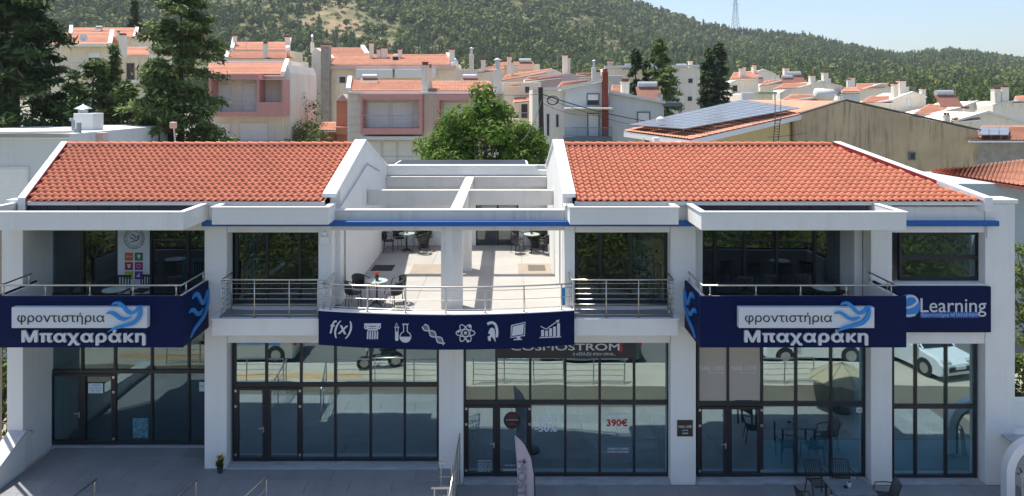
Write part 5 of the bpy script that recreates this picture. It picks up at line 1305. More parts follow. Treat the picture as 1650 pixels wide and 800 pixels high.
# -- houses to the right
def rh(name, label, x, d, body, roof, ch=(), heat=(), mat=IVORY, wins=(), ant=()):
    h = House(name, label, x, d)
    h.poly(body, 7, mat)
    for a, b_ in zip(body[:-1], body[1:]): h.band((a[0],a[1],d-.15),(b_[0],b_[1],d-.15),.5,.22,WINF)
    if roof: h.roof(*roof)
    for c_ in ch: h.chimney(*c_)
    for c_ in heat: h.heater(*c_)
    for c_ in wins: h.win(*c_)
    for c_ in ant: h.antenna(*c_)
    return h
rh('white_house', 'white house with orange roof and small white awning right of the pointed conifers', 1195, 105, [(1178,134),(1202,128),(1222,132)], ((1176,128,104),(1222,126,104),(1222,114,109),(1182,117,109)), [(1192,1197,108,130,0),(1197,1202,106,130,0),(1214,1219,103,125,2)], wins=[(1180,1188,138,148,'glass')])
h=rh('white_house', 'white flat fronted house with blinds above the solar roof, far right of the conifers', 1215, 96, [(1196,152),(1245,150)], None, wins=[(1200,1214,146+8,160,'shutter')]); h.body(1196,1216,150,.8,WINF,yb=160,dd=-1.0,name='awning'); h.body(1222,1252,148,.8,M('green_awning',(.25,.34,.22),.7),yb=152,dd=-1.2,name='awning'); h.antenna(1248,148,180,-30); 
rh('white_house', 'white gabled house with orange roof on its left slope, highest of the right group', 1225, 135, [(1196,128),(1230,113),(1250,121)], ((1196,126,134),(1221,118,134),(1226,113,139),(1200,117,139)), [(1212,1217,106,118,3),(1250,1256,119,130,0)], [(1221,124,-3,1.0)])
rh('white_house', 'white house with brown collectors tilted on an orange roof, right of the highest gable', 1262, 122, [(1225,140),(1262,131),(1290,136)], ((1222,139,121),(1262,134,121),(1262,127,126),(1232,131,126)), [(1264,1272,108,134,0)], [(1279,119,-2,1.5),(1268,124,-3,1.2)])
rh('white_house', 'white stepped house with two chimneys behind the steel water tank', 1310, 108, [(1262,150),(1305,138),(1322,132),(1352,140)], ((1245,144,107.5),(1290,142,107.5),(1305,133,112),(1262,135,112)), [(1306,1314,120,140,0),(1327,1335,115,136,0),(1333,1339,124,138,.5)], wins=[(1312,1318,143,149,'glass')], ant=[(1279,120,140,0)])
h = rh('white_house', 'low white house with orange roof carrying a big white horizontal tank', 1300, 78, [(1262,166),(1312,160),(1350,166)], ((1255,164,77.5),(1318,163,77.5),(1316,152,82),(1275,152,82)))
P0 = WP((1313,151,77)); P1 = WP((1342,153,77)); MB().tube([P0,P0+(P1-P0)*.03,P0+(P1-P0)*.97,P1],[.25,.62,.62,.3],16).build('water_tank', WINF, h.t, smooth=True); h.dish(1352,146,9,-1)
ck = h.chimney(1357,1386,148,164,-1.5,mat=LGREY); h.roof((1355,148,76),(1388,148,76),(1380,141,77.2),(1361,141,77.2)); h.win(1365,1369,151,157,'glass',dd=-1.55,name='vent'); h.win(1374,1378,151,157,'glass',dd=-1.55,name='vent')
rh('white_house', 'far white house with bright red roof in front of the wooded foot of the hill', 1405, 150, [(1372,150),(1420,136),(1442,146)], ((1378,146,149),(1425,142,149),(1432,134,154),(1380,135,154)), [(1366,1371,127,150,0),(1371,1378,124,150,0)], ant=[(1408,120,140,0)])
rh('white_house', 'white house with orange roof and three tall chimneys above the stained brown wall', 1430, 92, [(1387,172),(1437,163),(1470,150),(1492,158)], ((1385,166,91.5),(1437,166,91.5),(1452,154,96),(1402,155,96)), [(1440,1448,133,158,1),(1450,1460,128,154,2),(1459,1465,137,154,2.5),(1485,1492,141,160,2)], wins=[(1462,1467,160,172,'shutter')], ant=[(1472,140,160,1)])
rh('white_house', 'white house with tilted brown collectors and heater right of the three chimneys', 1520, 84, [(1470,188),(1500,186),(1545,176),(1571,166),(1572,178)], ((1470,184,83.5),(1518,187,83.5),(1552,170,88),(1495,168,88)), [(1554,1563,172,192,-3)], [(1521,150,-1,1.35)], ant=[(1539,137,170,2)])
rh('white_house', 'long low white gable wall with small grey flue, lower right of the heater house', 1600, 70, [(1535,198),(1590,182),(1652,200),(1700,212)], ((1530,197,69.5),(1580,192,69.5),(1585,181,74),(1545,184,74)), [(1522,1527,182,196,0),(1527,1531,182,196,0),(1537,1545,191,200,-.5)])
rh('white_house', 'white house with twin tall chimneys and a dish at the far right edge', 1620, 100, [(1600,170),(1640,164),(1700,168)], ((1632,166,99.5),(1690,164,99.5),(1690,152,104),(1636,155,104)), [(1603,1613,141,168,0),(1615,1626,138,168,0)], ant=[(1606,150,178,-3)])
rh('white_house', 'small far house with pale walls and orange roof below the right hilltop', 1580, 128, [(1540,178),(1575,164),(1600,172)], ((1543,176,127),(1590,176,127),(1598,166,131),(1560,165,131)), [(1564,1569,160,170,0)])
h = House('patched_roof_house', 'orange tiled house with a small blue solar panel right of the stained wall', 1605, 50)
h.body(1562, 1700, 226, 8, ROUGHW); h.roof((1560,226,49.5),(1700,226,49.5),(1690,203,56),(1582,203,56)); 
for k in range(2):
    for j in range(3):
        a = WP((1577+j*16,224-k*6.3,49.6+k*1.8)); b_ = WP((1577+j*16+15,224-k*6.3,49.6+k*1.8)); c_ = WP((1577+j*16+17,224-k*6.3-6,51.3+k*1.8)); e = WP((1577+j*16+2,224-k*6.3-6,51.3+k*1.8)); up = Vector((0,-.02,.3))
        MB().add([a+up,b_+up,c_+up,e+up]+[p+up-Vector((0,0,.04)) for p in (a,b_,c_,e)], [(0,1,2,3),(7,6,5,4),(0,4,5,1),(1,5,6,2),(2,6,7,3),(3,7,4,0)]).build('solar_panel', PVM, h.t)
h = House('side_house', 'house with low orange hip roof and blue grey wall just right of the shops', 1600, 34)
h.roof((1500,277,37),(1720,311,28.6),(1720,249,36),(1501,275,37.5), board=MT['roof_underlay']); h.body(1545,1700,296,5,M('blue_grey_wall',(.44,.50,.53),.85,var=.05),dd=-1.5)
# -- yellow building with solar panels, stained gable wall
h = House('solar_building', 'yellow building with long stained brown gable wall and a roof covered in solar panels', 1250, 45, cat='building')
RA, RB, RC, RD = (1005,211,43), (1111,225,37), (1292,184,50), (1200,165,56)
h.roof(RA, RB, RC, RD)
h.roof((1292,184,50),(1300,182,50),(1361,163,50.6),(1200,165,56)) if False else None
A, B = WP(RA), WP(RB); g = 0
for (p, q) in ((RA,RB),(RB,RC)):
    P_, Q_ = WP(p), WP(q); nrm = (Q_-P_).cross(Vector((0,0,1))).normalized()*-.7
    if nrm.y < 0: nrm = -nrm
    a, b_ = P_+nrm, Q_+nrm; th = nrm.normalized()*.3
    MB().add([(a.x,a.y,g),(b_.x,b_.y,g),(b_.x,b_.y,b_.z-.25),(a.x,a.y,a.z-.25)]+[(a.x+th.x,a.y+th.y,g),(b_.x+th.x,b_.y+th.y,g),(b_.x+th.x,b_.y+th.y,b_.z-.25),(a.x+th.x,a.y+th.y,a.z-.25)],
             [(0,1,2,3),(7,6,5,4),(0,4,5,1),(1,5,6,2),(2,6,7,3),(3,7,4,0)]).build('wall', YELW, h.t)
    MB().add([P_-Vector((0,0,.13)),Q_-Vector((0,0,.13)),Q_-Vector((0,0,.38)),P_-Vector((0,0,.38)),P_+nrm-Vector((0,0,.38)),Q_+nrm-Vector((0,0,.38))], [(0,1,2,3),(3,2,5,4)]).build('eave_board', CAP, h.t)
h.d = 50; h.poly([(1278,188),(1361,163),(1576,211)], .5, STAIN, -.05, name='gable_wall'); h.band((1277,187.5,50.2),(1361,162.2,50.2),.55,.10,M('dirty_coping',(.13,.115,.09),.9,var=.3)); h.band((1361,162.2,50.2),(1577,210.5,50.2),.55,.10,MT['dirty_coping'])
P_ = WP((1361,163,50.2)); e_ = WP((1576,211,50.2)); MB().add([WP((1278,188,50.5)),P_,e_,WP((1576,211,50.5))+Vector((0,9,0)),P_+Vector((-3,12,0)),WP(RD)], [(0,1,5),(1,4,5),(1,2,3,4)]).build('rear_slope', TILEF, h.t)
h.win(1466,1473,247,257,'glass',GRYF,dd=-.08,name='vent')
# PV array: 12 x 6 panels lying on the roof plane
Ap, Bp, Cp, Dp = [WP(p) for p in ((1012,207,42.9),(1103,214,38.2),(1289,179,50.4),(1198,165,55.4))]; N = (Bp-Ap).cross(Dp-Ap).normalized(); N = -N if N.z < 0 else N
ncol, nrow_ = 6, 13
for i in range(ncol):
    for j in range(nrow_):
        if i >= 4 and j == 0: pass
        q = []
        for (u, v) in ((i,j),(i+1,j),(i+1,j+1),(i,j+1)):
            uu = (u+(.025 if u == i else -.025))/ncol; vv = (v+(.02 if v == j else -.02))/nrow_
            q.append(Ap.lerp(Bp, uu).lerp(Dp.lerp(Cp, uu), vv)+N*.22)
        pn = MB().add(q+[p-N*.05 for p in q], [(0,1,2,3),(7,6,5,4),(0,4,5,1),(1,5,6,2),(2,6,7,3),(3,7,4,0)]).build('solar_panel', PVM, h.t)
        ed = MB()
        for k in range(4):
            a, b_ = q[k], q[(k+1)%4]; ci = (q[0]+q[2])/2
            ed.add([a,b_,b_+(ci-b_).normalized()*.05,a+(ci-a).normalized()*.05]+[p-N*.03+N*.0 for p in (a,b_,b_+(ci-b_).normalized()*.05,a+(ci-a).normalized()*.05)], [(0,1,2,3),(0,4,5,1)])
        ed.v = [tuple(Vector(p)+N*.008) for p in ed.v]; ed.build('panel_frame', PVF, pn)
MB().lathe([(.25,0),(.25,.12),(.2,.2),(0,.28)], WP((1064,202,41))+Vector((0,0,.25)), 12).build('roof_vent', WINF, h.t)
h.d = 37.6; 
for x0_, y0_, y1_, dd in ((1038,224,240,3.2),): h.win(x0_,x0_+9,y0_,y1_,'glass',dd=dd+.2)
h.body(1054,1063,222,.5,CAP,dd=.8,name='pier')
lad = MB(); Lb = 44
for x in (1246,1254): lad.tube([WP((x,232,Lb)), WP((x+3,192,Lb))], .025, 5)
for k in range(9): lad.tube([WP((1246+k*.33,230-k*4.4,Lb)), WP((1254+k*.33,230-k*4.4,Lb))], .018, 5)
lad.build('ladder', BLACK, h.t); MB().tube([WP((1258,150,44)),WP((1258,196,44))], .025, 5).tube([WP((1249,152,44)),WP((1249,200,44))], .03, 5).build('mast', GRYF, h.t)
# -- neighbour on the left
h = House('flat_neighbour', 'pale grey flat roofed building with steel cowl, behind the left shop roof', 50, 31, cat='building')
h.body(-140, 112, 216, 9, LGREY); h.band((-140,217,30.9),(113,214.5,30.9),.6,.10,CAP); h.win(-30, 44, 272, 335); h.body(-140,112,222,.2,CAP,yb=224,dd=-.2,name='string_course')
h.body(118,150,183,.9,WINF,yb=232,dd=3,name='chimney'); h.body(130,167,214,.4,PINKL,yb=240,dd=2.0,name='parapet')
P_ = WP((134,182,34.5)); MB().lathe([(.22,-.1),(.22,.18),(.42,.2),(.30,.28),(.05,.40),(0,.5)], P_, 14).build('cowl', TANK, h.t)
MB().tube([WP((118,212,33)),WP((118,195,33)),WP((116,193,33)),WP((113,193,33))], .08, 8).build('vent_pipe', M('pipe_grey',(.25,.27,.3),.5), h.t)
for a_, y_, r_ in ((121,208,.1),(127,198,.11)): MB().tube([WP((a_,236,32)),WP((a_,y_,32))], r_, 8).build('vent_pipe', MT['pipe_grey'], h.t)
h = House('old_roof', 'patch of old orange roof tiles low between the conifers and the left shop roof', 228, 47, cat='roof', group=None)
h.roof((180,240,45),(256,240,45),(250,216,50),(190,210,50)); h.body(190,256,236,4,CREAM,dd=-1)
# red tile eaves visible low, floodlight
fl = thing('floodlight_post', 'small square floodlight on a thin post just behind the left shop roof ridge', 'floodlight', WP((281,233,28)), world=True)
MB().tube([WP((283,236,28)),WP((279,196,28))], .03, 6).build('post', TANK, fl); P_ = WP((280,202,27.9)); MB().box(P_.x-.14,P_.x+.14,P_.y-.08,P_.y,P_.z-.13,P_.z+.13).build('lamp_head', M('beige_plastic',(.6,.52,.4),.5), fl, .02)
# utility pole with cables
up = thing('utility_pole', 'dark timber utility pole with coiled cable behind the terrace, beside the green tree', 'pole', WP((873,300,42)), world=True)
MB().tube([WP((877,300,42))-Vector((0,0,6)),WP((871,141,42))], [.2,.15], 10).build('post', M('dark_timber',(.05,.04,.033),.9,var=.2), up)
cb = MB()
def cable(a, b_, sag, r=.022, n=16):
    A, B = WP(a), WP(b_); cb.tube([A.lerp(B, t)-Vector((0,0,sag*4*t*(1-t))) for t in np.linspace(0,1,n)], r, 4)
cable((873,152,42),(1210,196,60),1.0,.035); cable((873,156,42),(1300,215,48),1.2,.018); cable((873,160,42),(838,230,30),.4,.02); cable((873,152,42),(700,90,110),2,.02); cable((873,166,42),(990,178,54),.6,.015)
cb.tube([WP((891+9*math.cos(R(a)),162+7*math.sin(R(a)),42.1)) for a in range(0,361,24)], .03, 5); cb.tube([WP((890+8*math.cos(R(a)),163+6*math.sin(R(a)),42.2)) for a in range(20,381,24)], .03, 5)
cb.build('cable', M('cable_black',(.02,.02,.025),.6), up)
# pylon on the ridge
py = thing('power_pylon', 'grey lattice power pylon standing on the wooded ridge', 'pylon', WP((1185,50,890)), world=True)
b = MB(); zt = 62; base = WP((1185,50,890)); 
def wd(t): return 3.9*(1-t)**1.3+.8
for sx in (-1,1):
    for sy in (-1,1): b.tube([base+Vector((sx*wd(t),sy*wd(t),zt*t-6)) for t in np.linspace(0,1,8)], .28, 4)
for k in range(12):
    t0, t1 = k/12, (k+1)/12
    for sy in (-1,1):
        b.tube([base+Vector((-wd(t0),sy*wd(t0),zt*t0-6)), base+Vector((wd(t1),sy*wd(t1),zt*t1-6))], .16, 4); b.tube([base+Vector((wd(t0),sy*wd(t0),zt*t0-6)), base+Vector((-wd(t1),sy*wd(t1),zt*t1-6))], .16, 4)
b.build('lattice', M('galvanised',(.30,.33,.36),.6), py)
b = MB()
for z in (34,42,50): b.tube([base+Vector((-6,0,z)),base+Vector((0,0,z+1.5)),base+Vector((6,0,z))], .2, 4)
b.build('cross_arm', MT['galvanised'], py)
# ------------------------------------------------------------------ near trees
CEDAR = leafmat('cedar_needles', (.058,.098,.026), .45, .15, .45, .5); CEDAR2 = leafmat('cypress_needles', (.125,.175,.052), .45, .2, .45, .5)
FIR = leafmat('fir_needles', (.045,.072,.024), .4, .12, .3, .5); LEAF = leafmat('tree_leaf', (.112,.200,.028), .5, .4, .2, .5); LEAF2 = leafmat('shrub_leaf', (.10,.14,.03), .5, .3, .3, .5)
def flakes(C, N, s, r, asp=1.0):
    """triangle/quad flakes at centres C with normals N"""
    n = len(C); N = N/np.linalg.norm(N, axis=1, keepdims=True); U = np.cross(N, r.normal(0,1,(n,3))); U /= np.linalg.norm(U, axis=1, keepdims=True)+1e-9; W = np.cross(N, U)
    s = s[:,None]; a = s*asp
    v = np.stack([C-U*a*.5, C+W*s*.22, C+U*a*.5, C-W*s*.22], 1).reshape(-1,3); f = np.arange(n*4).reshape(-1,4)
    return v, f
def conifer(loc, h, rad, n, mat, label, name='conifer_tree', group=None, droop=.35, power=.8, z0=.06, leaf=.34, cat='tree', seed=1, up=0.0, ragged=.4):
    r = np.random.default_rng(seed); t = thing(name, label, cat, loc, group=group)
    MB().tube([(0,0,-1.5),(0,0,h*.5),(0,0,h*.97)], [rad*.07+.08, rad*.045+.04, .02], 8).build('trunk', BARK, t)
    nb = int(34+h*6.5); bt = r.uniform(z0, .985, nb)**.9; ba = r.uniform(0, 6.283, nb); bl = rad*(1-bt)**power*r.uniform(1-ragged*1.3, 1+ragged*.7, nb)+rad*.05
    limb = MB()
    for k in range(0, nb, 2):
        a, l, z = ba[k], bl[k], bt[k]*h
        limb.tube([(0,0,z),(math.cos(a)*l*.5,math.sin(a)*l*.5,z+l*(.12+up)-l*droop*.15),(math.cos(a)*l*.92,math.sin(a)*l*.92,z-l*droop*.5+l*up)], [.05,.03,.01], 4)
    limb.build('limbs', BARK, t)
    k = r.integers(0, nb, n); q = r.uniform(.12, 1, n)**.6; l = bl[k]*q; a = ba[k]+r.normal(0, .13+.12*(1-q), n); z = bt[k]*h+bl[k]*(.12*q+up*q-droop*.55*q*q)
    C = np.stack([np.cos(a)*l, np.sin(a)*l, z], 1)+r.normal(0, 1, (n,3))*np.array([.07,.07,.06])*rad**.5*1.2
    N = np.stack([np.cos(a)*.5, np.sin(a)*.5, np.ones(n)*.8], 1)+r.normal(0,.5,(n,3))
    v, f = flakes(C, N, leaf*r.uniform(.6,1.3,n), r, 1.6)
    link_np('crown', v, f, mat, parent=t); return t
def broadleaf(loc, h, rad, n, mat, label, seed=2, leaf=.2, group=None, trunk=.35, name='leafy_tree', zc=None, flat=1.0, cat='tree'):
    r = np.random.default_rng(seed); t = thing(name, label, cat, loc, group=group); th = h*trunk; m = MB()
    m.tube([(0,0,-1),(0.05,0,th),(0,.05,h*.7)], [.05*rad+.06,.04*rad+.04,.03], 8); m.build('trunk', BARK, t)
    nc = int(30+rad*20); cc = []
    for k in range(nc):
        d_ = r.normal(0,1,3); d_ /= np.linalg.norm(d_); q = r.uniform(.35,1)**.5
        cc.append(np.array([d_[0]*rad*q*.95, d_[1]*rad*q*.95, th+(h-th)*.5+d_[2]*(h-th)*.5*q*flat]))
    cc = np.array(cc); lm = MB()
    for c in cc[::2]: lm.tube([(0,0,th*.9), tuple(np.array([0,0,th])*.5+c*.5+[0,0,.1]), tuple(c)], [.06,.035,.01], 4)
    lm.build('limbs', BARK, t)
    k = r.integers(0, nc, n); cr = rad*.30*r.uniform(.7,1.3,nc); d_ = r.normal(0,1,(n,3)); d_ /= np.linalg.norm(d_,axis=1,keepdims=True); q = r.uniform(.3,1,n)**.5
    C = cc[k]+d_*(cr[k]*q)[:,None]*np.array([1.15,1.15,.75]); N = d_+np.array([0,0,.6])+r.normal(0,.4,(n,3))
    v, f = flakes(C, N, leaf*r.uniform(.6,1.2,n), r, 1.0); v = v
    link_np('crown', v, f, mat, parent=t); return t
def at_px(x, y, d): return (fx(x,d), d-D0, fz(y,d))
def tree_to(x, ytop, d): # base on terrain, height to reach ytop
    g = float(tz(fx(x,d), d-D0)); return (fx(x,d), d-D0, g), fz(ytop,d)-g
GC = 'dark conifers behind the shops'
loc, h = tree_to(25, -75, 40); conifer(loc, h, 4.4, 26000, CEDAR, 'huge dark cedar filling the upper left corner', seed=11, group=GC, power=.45, leaf=.38, z0=.02, droop=.3)
loc, h = tree_to(-40, -20, 47); conifer(loc, h, 4.4, 9000, CEDAR, 'dark cedar at the left frame edge behind the huge one', seed=12, group=GC, power=.5, leaf=.42)
loc, h = tree_to(292, -40, 41); conifer(loc, h, 3.5, 30000, CEDAR2, 'tall ragged green conifer between the cream house and the pink house', seed=13, group=GC, power=.42, leaf=.26, z0=.02, droop=.25, ragged=.45)
loc, h = tree_to(255, 95, 39); conifer(loc, h, 2.2, 11000, CEDAR2, 'lower bushy conifer leaning on the left side of the tall ragged one', seed=14, group=GC, power=.4, leaf=.28)
loc, h = tree_to(182, 72, 44); conifer(loc, h, 1.8, 5200, CEDAR2, 'slender open spruce with a bare dark stem before the cream house', seed=15, group=GC, power=.75, leaf=.26, ragged=.4)
loc, h = tree_to(150, 95, 42); conifer(loc, h, 2.3, 12000, CEDAR2, 'bushy green conifer between the huge cedar and the slender spruce', seed=16, group=GC, power=.5, leaf=.26, ragged=.2)
loc, h = tree_to(125, 115, 39); conifer(loc, h, 2.0, 9000, CEDAR, 'low dark conifer beside the vent chimney', seed=17, group=GC, power=.5, leaf=.28)
loc, h = tree_to(205, 128, 42); conifer(loc, h, 1.7, 7000, CEDAR2, 'low bushy conifer under the slender spruce before the cream house', seed=19, group=GC, power=.45, leaf=.27, ragged=.2)
loc, h = tree_to(95, 150, 41); conifer(loc, h, 2.0, 8000, CEDAR, 'low dark conifer at the foot of the huge cedar', seed=20, group=GC, power=.45, leaf=.28, ragged=.2)
loc, h = tree_to(325, 150, 40); conifer(loc, h, 1.5, 6000, CEDAR2, 'low grey green conifer right of the tall ragged one', seed=21, group=GC, power=.45, leaf=.26, ragged=.25)
loc, h = tree_to(217, 0, 130); conifer(loc, h, 3.4, 3500, FIR, 'black green fir standing behind the upper left roofs', seed=18, group=GC, power=.9, leaf=.7)
for i, (x, yt, d, r_, lb) in enumerate(((1024,80,80,1.8,'leftmost pointed conifer before the white block'),(1042,98,82,1.2,'smallest pointed conifer before the white block'),(1062,62,78,2.7,'tallest ragged conifer before the white block, right of the small one'),
                                       (1142,80,84,2.2,'left of two pointed conifers right of the white block'),(1158,70,86,2.6,'right of two pointed conifers, taller, right of the white block'))):
    loc, h = tree_to(x, yt, d); conifer(loc, h, r_, 7000, FIR if i != 2 else CEDAR2, lb, seed=30+i, group=GC, power=.62, leaf=.42, ragged=.35)
loc, h = tree_to(1075, 108, 74); conifer(loc, h, 2.3, 5000, CEDAR2, 'spreading light green conifer behind the satellite dish', seed=41, group=GC, power=.3, leaf=.36)
GB = 'leafy trees and bushes among the houses'
loc, h = tree_to(782, 147, 38); broadleaf(loc, h, 2.75, 24000, LEAF, 'bright green leafy tree right behind the terrace', seed=51, leaf=.30, trunk=.42, group=GB)
loc, h = tree_to(722, 170, 37.5); broadleaf(loc, h, 1.7, 5500, LEAF, 'left lobe of green foliage beside the bright tree behind the terrace', seed=52, leaf=.28, trunk=.5, group=GB)
loc, h = tree_to(845, 185, 37.5); broadleaf(loc, h, 1.4, 3000, LEAF, 'small leafy shoot right of the bright tree near the pole', seed=53, leaf=.28, trunk=.5, group=GB)
BU = [(485,150,62,2.2,'rusty green shrub between the pink house and the long house'),(478,185,60,1.8,'round dark bush in the gap left of the long house'),(500,192,58,1.6,'round green bush low in the gap left of the long house'),(490,120,82,2.6,'dark tree high in the gap between the left houses'),
      (475,100,90,2.6,'dark tree behind the gap between the left houses'),(520,225,50,1.0,'yellow green bush left of the orange annex'),(497,222,50,1.0,'yellow green bush below the gap between the houses'),(1030,222,48,1.2,'light green bush between the grey house and the solar building'),(535,222,50,.8,'small bush at the foot of the orange annex'),
      (215,222,46,1.3,'reddish low bush between the left conifers'),(660,150,70,1.5,'bush hidden behind the pink framed roof')][:10]
for i, (x, y, d, r_, lb) in enumerate(BU):
    loc, h = tree_to(x, y, d); h = max(h, 1.5); broadleaf(loc, h, r_, 1800, LEAF2 if i not in (3,4) else PINE, lb, seed=60+i, leaf=.28, trunk=.15, group=GB, name='bush' if r_ < 2.3 else 'leafy_tree', cat='bush' if r_ < 2.3 else 'tree')
# garden plants right of the shops
for i, (x, y, d, r_, lb) in enumerate(((1668,380,30,1.3,'green climbing shrub at the right edge beside the shop wall'),(1672,560,22,.9,'yellow and green bush at the right edge by the low wall'))):
    broadleaf((fx(x,d), d-D0, 0), fz(y,d), r_, 3000, LEAF2, lb, seed=80+i, leaf=.22, trunk=.05, name='bush', cat='bush', group='shrubs at the right edge')
broadleaf((-17.2,3,0), 4.0, 1.5, 3500, PINE, 'dark bush at the left edge beyond the first pillar', seed=84, leaf=.24, trunk=.05, name='bush', cat='bush')
# planting inside/outside small
# trees across the street (their mirror image fills the upper windows)
GS = 'trees across the street seen mirrored in the glass'
for i in range(44):
    row = i % 4; x = -30+(i//4)*6+random.uniform(-1.5,1.5)+row*1.4; y = -18.5-row*4.6+random.uniform(-1,1)
    if abs(x) < 1.5 and row == 0: x += 2
    broadleaf((x,y,.3), random.uniform(2.0,2.8)+.25*row, random.uniform(1.9,2.6), 1500, (LEAF2, PINE, CEDAR)[i % 3], 'leafy bush across the street behind the viewer, mirrored in the upper windows', seed=100+i, leaf=.34, trunk=.05, group=GS, name='bush', cat='bush')
structure(MB().box(-60,60,-80,-14.9,-.2,ZS-.05).build('verge', M('dry_grass',(.075,.08,.03),.95,var=.35,vs=1)))

# ------------------------------------------------------------------ vehicles (seen mirrored in the shop fronts)
TYRE = M('tyre', (.02,.02,.02), .8, var=.1); RIMM = M('rim', (.4,.4,.42), .3, metal=.8, var=0); CARG = M('car_glass', (.015,.02,.025), .06, var=0, coat=.5); WPAINT = M('white_car_paint', (.70,.71,.72), .25, var=.02, coat=.6)
LAMP = M('lamp_lens', (.55,.57,.58), .1, var=0, coat=1); REDL = M('red_lens', (.4,.01,.01), .2, var=0)
def car(name, label, loc, rz, paint, L=4.2, Wd=1.78, hh=1.5, pickup=False):
    t = thing(name, label, 'car' if not pickup else 'pickup truck', loc, rz); hl = L/2; b = MB()
    if pickup: low = [(-hl,.45),(-hl,.95),(-.25,1.0),(-.25,1.0),(.95,1.02),(hl-.15,.95),(hl,.75),(hl,.40)]; top = [(-.30,.98),(-.22,hh),(.55,hh+.02),(1.15,1.0)]
    else: low = [(-hl,.42),(-hl-.02,.80),(-hl+.12,.98),(-1.0,1.0),(.8,.98),(hl-.25,.84),(hl,.66),(hl,.35)]; top = [(-hl+.2,.96),(-hl+.62,hh-.06),(-.2,hh),(.35,hh-.04),(1.05,.96)]
    low = [(-hl+.02,.24)]+low+[(hl-.05,.24)]
    def loft(prof, ws, mat, nm):
        b = MB(); n = len(prof); V_ = []
        for w, zsh in ws:
            for (x, z) in prof: V_.append((x*(1-.02*abs(zsh)), w, z-.02*abs(zsh)))
        F_ = [(i*n+k, i*n+(k+1)%n, (i+1)*n+(k+1)%n, (i+1)*n+k) for i in range(len(ws)-1) for k in range(n)]
        tr = tessellate_polygon([[Vector((p[0],p[1],0)) for p in prof]]); m = (len(ws)-1)*n
        F_ += [tuple(q) for q in tr]+[tuple(m+i for i in reversed(q)) for q in tr]; b.add(V_, F_); return b.build(nm, mat, t, .03)
    w = Wd/2; loft(low, [(-w,2),(-w+.08,0),(w-.08,0),(w,2)], paint, 'body')
    b = MB(); n = len(top); vs = []
    for s_ in (-1,1):
        for (x, z) in top: vs.append((x, s_*(w-.08 if z < 1.1 else w-.24), z))
    b.add(vs, [tuple(range(n)), tuple(n+i for i in reversed(range(n)))]+[(i,(i+1)%n,n+(i+1)%n,n+i) for i in range(n)]); b.build('cabin_glass', CARG, t, .01)
    xs = [p[0] for p in top if p[1] > 1.2]; MB().box(min(xs)-.02, max(xs)+.02, -w+.24, w-.24, hh-.03, hh+.035).build('roof', paint, t, .03)
    for s_ in (-1,1):
        for (p, q) in ((top[0],top[1]),(top[-1],top[-2])): MB().tube([(p[0],s_*(w-.09),p[1]),(q[0],s_*(w-.24),q[1])], .035, 5).build('pillar', paint, t)
        MB().box(.78,.98,s_*w-.0,s_*(w+.16),.98,1.10).build('mirror', paint, t, .03)
        MB().box(.08,.13,s_*(w-.05),s_*(w-.13),1.0,hh-.05).build('pillar', paint, t)
        MB().box(hl-.42,hl-.02,s_*(w-.5),s_*(w-.06),.66,.80).build('headlight', LAMP, t, .03); MB().box(-hl-.03,-hl+.2,s_*(w-.3),s_*(w-.01),.72,.92).build('tail_light', REDL, t, .02)
        MB().box(-.25,-.10,s_*(w+.0),s_*(w+.025),.84,.87).build('handle', BLACK, t)
        for x in (-hl+.78, hl-.82):
            wh = MB().tube([(x,s_*(w-.2),.32),(x,s_*(w+.01),.32)], .33, 18).build('wheel', TYRE, t); wh2 = MB().tube([(x,s_*(w-.1),.32),(x,s_*(w+.02),.32)], .21, 12).build('rim', RIMM, wh)
            MB().tube([(x,s_*(w-.35),.33),(x,s_*(w+.004),.33)], .38, 18).build('wheel_arch', BLACK, t)
    MB().box(hl-.03,hl+.03,-.55,.55,.40,.58).build('grille', BLACK, t, .01); MB().box(hl,hl+.04,-.26,.26,.60-.12,.60).build('number_plate', SIGNW, t)
    if pickup:
        MB().box(-hl+.05,-.32,-w+.1,w-.1,.99,1.0).build('cargo_bed', BLACK, t); r_ = np.random.default_rng(5); b = MB()
        for k in range(14): b.obox((r_.uniform(-hl+.4,-.6), r_.uniform(-.5,.5), r_.uniform(1.05,1.25)), r_.uniform(.3,.7), r_.uniform(.1,.3), r_.uniform(.1,.3), r_.uniform(0,3), r_.uniform(0,1))
        b.build('cargo', M('cargo_brown',(.10,.08,.07),.8,island=.6), t, kind='stuff')
        for s_ in (-1,1): MB().box(-1.9,1.6,s_*(w+.001),s_*(w+.012),.74,.92).build('side_stripe', SKYBL, t)
    return t
zr = ZS-.12
car('pickup_truck', 'pale pickup truck with blue stripe on the street, mirrored in the shop glass', (-11.1,-7.95,zr), 0+R(180), M('silver_paint',(.42,.43,.42),.3,metal=.3,var=.03,coat=.5), 5.0, 1.75, 1.65, True)
car('parked_car', 'white hatchback parked along the street, mirrored in the salon glass', (12.6,-7.8,zr), R(180), WPAINT)
car('parked_car', 'white car with its nose toward the shops, mirrored in the far right glass', (16.6,-6.9,ZS), R(75), WPAINT, 4.0)
car('parked_car', 'dark teal car parked on the street, mirrored in the middle right shop glass', (3.4,-7.9,zr), R(180), M('teal_paint',(.02,.06,.07),.2,metal=.4,var=.02,coat=.8))
mt = thing('motorcycle', 'black scooter parked by the street railing, mirrored in the middle left shop glass', 'motorcycle', (-4.95,-6.15,ZS), R(170))
for x in (-.62,.62):
    w_ = MB().tube([(x,-.05,.29),(x,.05,.29)], .29, 18).build('wheel', TYRE, mt); MB().tube([(x,-.055,.29),(x,.055,.29)], .17, 12).build('rim', RIMM, w_)
MB().obox((0,0,.45),.9,.26,.22).obox((-.35,0,.62),.6,.24,.2).obox((.35,0,.62),.12,.4,.5,0,0,-.3).build('body', BLACK, mt, .05)
